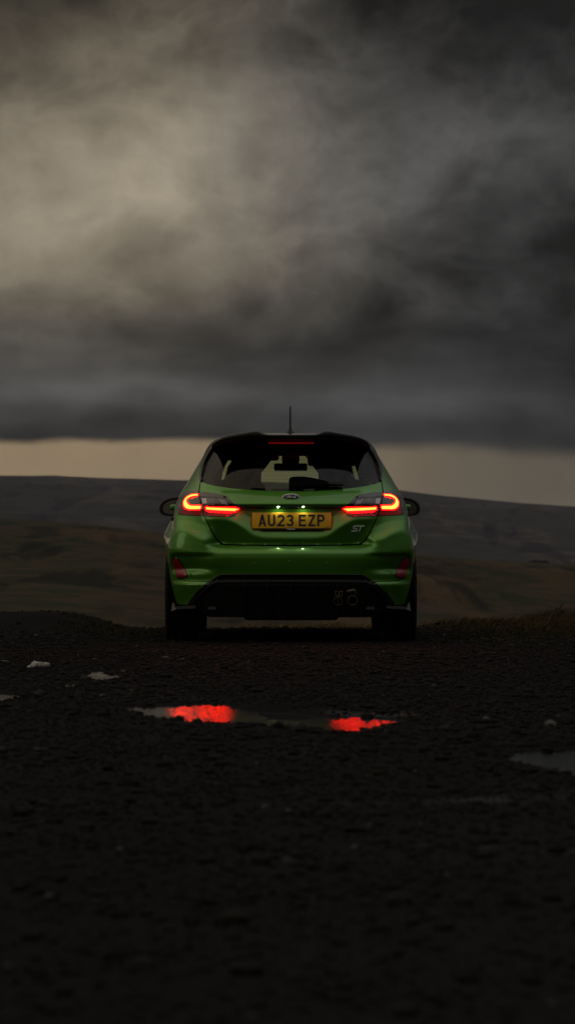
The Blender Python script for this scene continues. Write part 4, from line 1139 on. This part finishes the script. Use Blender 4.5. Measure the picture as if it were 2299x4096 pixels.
for nm, vv, ff in (('leaf_blade', V, F), ('leaf_stalk', V2, F2)):
    o = mesh_obj(nm, vv, ff, LEAF); o.parent = lf; o.location = (0, 0, 0)

# crumpled pale scrap of plastic left of the car
d = FPX*.6/(2671-2213.0); sx_ = d/FPX
px0 = 158; x, y = CAM[0]+(px0-1104.4)*sx_, CAM[1]+d; z0 = float(ground_z(np.array([x]), np.array([y]))[0])
RAG = mat('crumpled_plastic', (.34, .34, .33), .55, 0, .2); t, b = nt(RAG); oc = t.new('ShaderNodeTexCoord').outputs['Object']
t.put(b.inputs['Base Color'], t.mix(t.ss(t.noise(oc, 30, 4, .6), .45, .62), (.36, .355, .34), (.20, .185, .15)))
def rag(c, rx, ry, rz, seed, fold):
    bm = bmesh.new(); bmesh.ops.create_icosphere(bm, subdivisions=4, radius=1); g_ = np.random.default_rng(seed); ph = g_.uniform(0, 6.28, 8); V = []
    for v_ in bm.verts:
        q = v_.co; an = math.atan2(q.y, q.x)
        f = 1+fold*(abs(math.sin(an*2.5+ph[0]+q.z*2))-.5)+fold*.6*(abs(math.sin(an*5+ph[1]-q.z*3))-.5)+.05*math.sin(q.x*8+ph[2])
        V.append((c[0]+q.x*rx*f, c[1]+q.y*ry*f, c[2]+max(-.25, q.z)*rz*(1+.25*math.sin(q.x*5+ph[4])*math.cos(q.y*4+ph[5]))))
    bm.verts.index_update(); F = [[v.index for v in f_.verts] for f_ in bm.faces]; bm.free(); return np.array(V), F
V, F = merge([rag((-.012, 0, .010), .036, .03, .030, 3, .38), rag((.040, -.005, .012), .022, .02, .022, 5, .16), rag((-.043, -.012, .004), .020, .012, .012, 9, .3)])
k = sx_/.00131
rg = mesh_obj('plastic_scrap', V*np.array([k*.95, k, k*.82]), F, RAG); rg.location = (x, y, z0); tag(rg, 'crumpled pale plastic scrap lying on the gravel left of the car', 'litter')

# ------------------------------------------------------------------ grasses
GRASS = mat('dry_grass', (.06, .04, .015), .8, 0, 0, .2); t, b = nt(GRASS); at = t.new('ShaderNodeAttribute'); at.attribute_name = 'tone'
t.put(b.inputs['Base Color'], at.outputs['Color'])
def blades(x, y, h, lean, wd, col, seed, z=None):
    g_ = np.random.default_rng(seed); n = len(x); z = ground_z(x, y)-.004 if z is None else z
    an = g_.uniform(0, 6.283, n); bx = lean*h*g_.uniform(.6, 1.4, n)+g_.normal(0, .15, n)*h; by = g_.normal(0, .18, n)*h
    ca, sa = np.cos(an)*wd, np.sin(an)*wd; V = []
    for f, ww in ((0, 1), (.4, .85), (.75, .5)):
        cx = x+bx*f**1.8; cy = y+by*f**1.8; cz = z+h*f*(1-.12*f)
        V += [np.stack([cx-ca*ww, cy-sa*ww, cz], 1), np.stack([cx+ca*ww, cy+sa*ww, cz], 1)]
    V.append(np.stack([x+bx, y+by, z+h*.9], 1)); V = np.stack(V, 1)
    T = np.array([[0, 1, 3], [0, 3, 2], [2, 3, 5], [2, 5, 4], [4, 5, 6]])
    F = (T[None]+(np.arange(n)*7)[:, None, None]).reshape(-1, 3)
    return V.reshape(-1, 3), F, np.repeat(col, 7, 0)
def gcol(g_, n, pal):
    pal = np.array(pal); i = g_.integers(0, len(pal), n); return pal[i]*g_.uniform(.6, 1.3, n)[:, None]
PAL_DRY = [(.085, .055, .022), (.065, .041, .018), (.10, .066, .028), (.05, .037, .015), (.034, .031, .011)]
PAL_MOSS = [(.03, .03, .008), (.04, .034, .009), (.024, .024, .008), (.05, .032, .010)]
g_ = np.random.default_rng(21); parts = []
n = 30000; x = g_.uniform(.75, 3.4, n); y = g_.uniform(.4, 7.5, n)
den = sstep(x+.5*fbm(x, y, .7, 3), 1.0, 1.6)*sstep(y+1.2*fbm(x, y, .8, 3), .3, 2.6); q = g_.random(n) < den; x, y = x[q], y[q]; n = len(x)
hm = .026+.038*sstep(y, 2.2, 5.0)*(1+1.1*fbm(x, y, .45, 3)); tall = sstep(x, 1.75, 2.3)*sstep(y, 3.6, 5.2); hm = hm+.035*tall*(.7+.9*np.clip(fbm(x, y, .4, 3)+.4, 0, 1))
h = hm*g_.uniform(.5, 1.35, n)
c = np.where((sstep(y, 1.2, 3.2) > g_.random(n))[:, None], gcol(g_, n, PAL_DRY), gcol(g_, n, PAL_MOSS)); c = np.where(((tall > .5) & (g_.random(n) < .8))[:, None], c*np.array([.62, .55, .5]), c)
parts.append(blades(x, y, h, .55, .0035, c, 1))
n = 22000; x = g_.uniform(-1.1, 1.3, n); y = g_.uniform(4.1, 7.6, n); q = g_.random(n) < sstep(y+.5*fbm(x, y, .5, 2), 4.2, 4.9); x, y = x[q], y[q]; n = len(x)
h = (.05+.06*np.clip(fbm(x, y, .5, 3)+.5, 0, 1))*g_.uniform(.5, 1.4, n)*sstep(y, 4.1, 5.2); parts.append(blades(x, y, h*1.25, .4, .0035, gcol(g_, n, PAL_DRY[:3])*2.0, 2))  # light on the strip beyond the car is put into the raised blade colour
n = 5200; x = g_.uniform(-1.72, -.8, n); y = g_.uniform(1.6, 5.4, n); q = g_.random(n) < np.clip(fbm(x, y, .35, 3)*2.0+.12, 0, 1); x, y = x[q], y[q]; n = len(x)
parts.append(blades(x, y, g_.uniform(.008, .035, n), .2, .004, gcol(g_, n, PAL_MOSS), 3))
# scattered moss flecks on the gravel at the right
n = 2600; x = g_.uniform(.6, 2.6, n); y = g_.uniform(-5.5, .6, n); q = g_.random(n) < np.clip(fbm(x, y, .8, 3)*2.2-.25, 0, 1); x, y = x[q], y[q]; n = len(x)
parts.append(blades(x, y, g_.uniform(.006, .014, n), .1, .004, gcol(g_, n, PAL_MOSS)*.8, 4))
off = 0; Vs, Fs, Ts = [], [], []
for V, F, T in parts: Vs.append(V); Fs.append(F+off); Ts.append(T); off += len(V)
g = big_mesh('grass', np.vstack(Vs), np.vstack(Fs), GRASS, True, np.vstack(Ts)); tag(g, 'wind-bent dry moor grass along the verge and lay-by edge', kind='stuff')

# dead thistle stalk standing in the verge grass
DEAD = mat('dead_stem', (.012, .010, .008), .85, 0, 0, .1)
d = 26.6; kx = d/FPX
def tp(a, b_): return ((a-1040)*.1722*kx, 0.004*math.sin(a*.05), (655-b_)*.1722*kx)
x = CAM[0]+(2050+1040*.1722-1104.4)*kx; y = CAM[1]+d; zb = CAM[2]-((2380+655*.1722)-2213)*kx
th = bpy.data.objects.new('dead_thistle', None); COL.objects.link(th); th.location = (x, y, zb); tag(th, 'black dead thistle stalk with bent arms above the right verge grass', 'plant')
for nm, path, rad in [('stem', [(1035, 700), (1042, 560), (1055, 440), (1075, 340)], [.006, .005, .0045, .004]), ('branch', [(1075, 345), (1095, 270), (1125, 225), (1148, 200)], [.004, .003, .003, .006]),
                      ('branch', [(1050, 480), (1035, 420), (1015, 350), (1005, 300)], [.003, .003, .003, .005]), ('branch', [(1080, 340), (1130, 355), (1190, 380), (1210, 400), (1212, 470)], [.0035, .003, .003, .003, .004]),
                      ('seed_head', [(1195, 460), (1188, 500), (1192, 560)], [.004, .011, .007]), ('seed_head', [(1000, 320), (990, 338), (972, 350)], [.003, .003, .001]), ('dead_leaf', [(1030, 600), (1060, 595), (1085, 610)], [.004, .010, .003]),
                      ('branch', [(1082, 350), (1110, 385), (1150, 400)], [.003, .005, .001])]:
    V, F = tube([tp(*p) for p in path], rad, 6); o = mesh_obj(nm, V, F, DEAD); o.parent = th; o.location = (0, 0, 0)

# small plantation far off, on the dip between the slopes
g_ = np.random.default_rng(5); d = 900.0; kx = d/FPX; n = 2600
cx0 = CAM[0]+(2150-1104.4)*kx; cz0 = CAM[2]-(2263-2213)*kx
u = g_.random(n); x = cx0+(u-.5)*80*kx; hh = np.where(u < .08, u/.08, np.where(u > .95, (1-u)/.05, 1))*(17+3*np.sin(u*24)+2*np.sin(u*61))*kx
z = cz0+g_.random(n)*hh; y = CAM[1]+d+g_.uniform(-4, 4, n); r = g_.uniform(.10, .24, n)
V = (IV[None]*r[:, None, None]*(1+g_.uniform(-.3, .3, (n, 12, 1)))+np.stack([x, y, z], 1)[:, None, :]).reshape(-1, 3)
F = (IF[None]+(np.arange(n)*12)[:, None, None]).reshape(-1, 3)
FOL = mat('far_conifers', (.014, .018, .014), .9, 0, 0, .1)
g = big_mesh('plantation', V, F, FOL, False); tag(g, 'small dark block of trees far off on the fell, right of the car', kind='stuff')
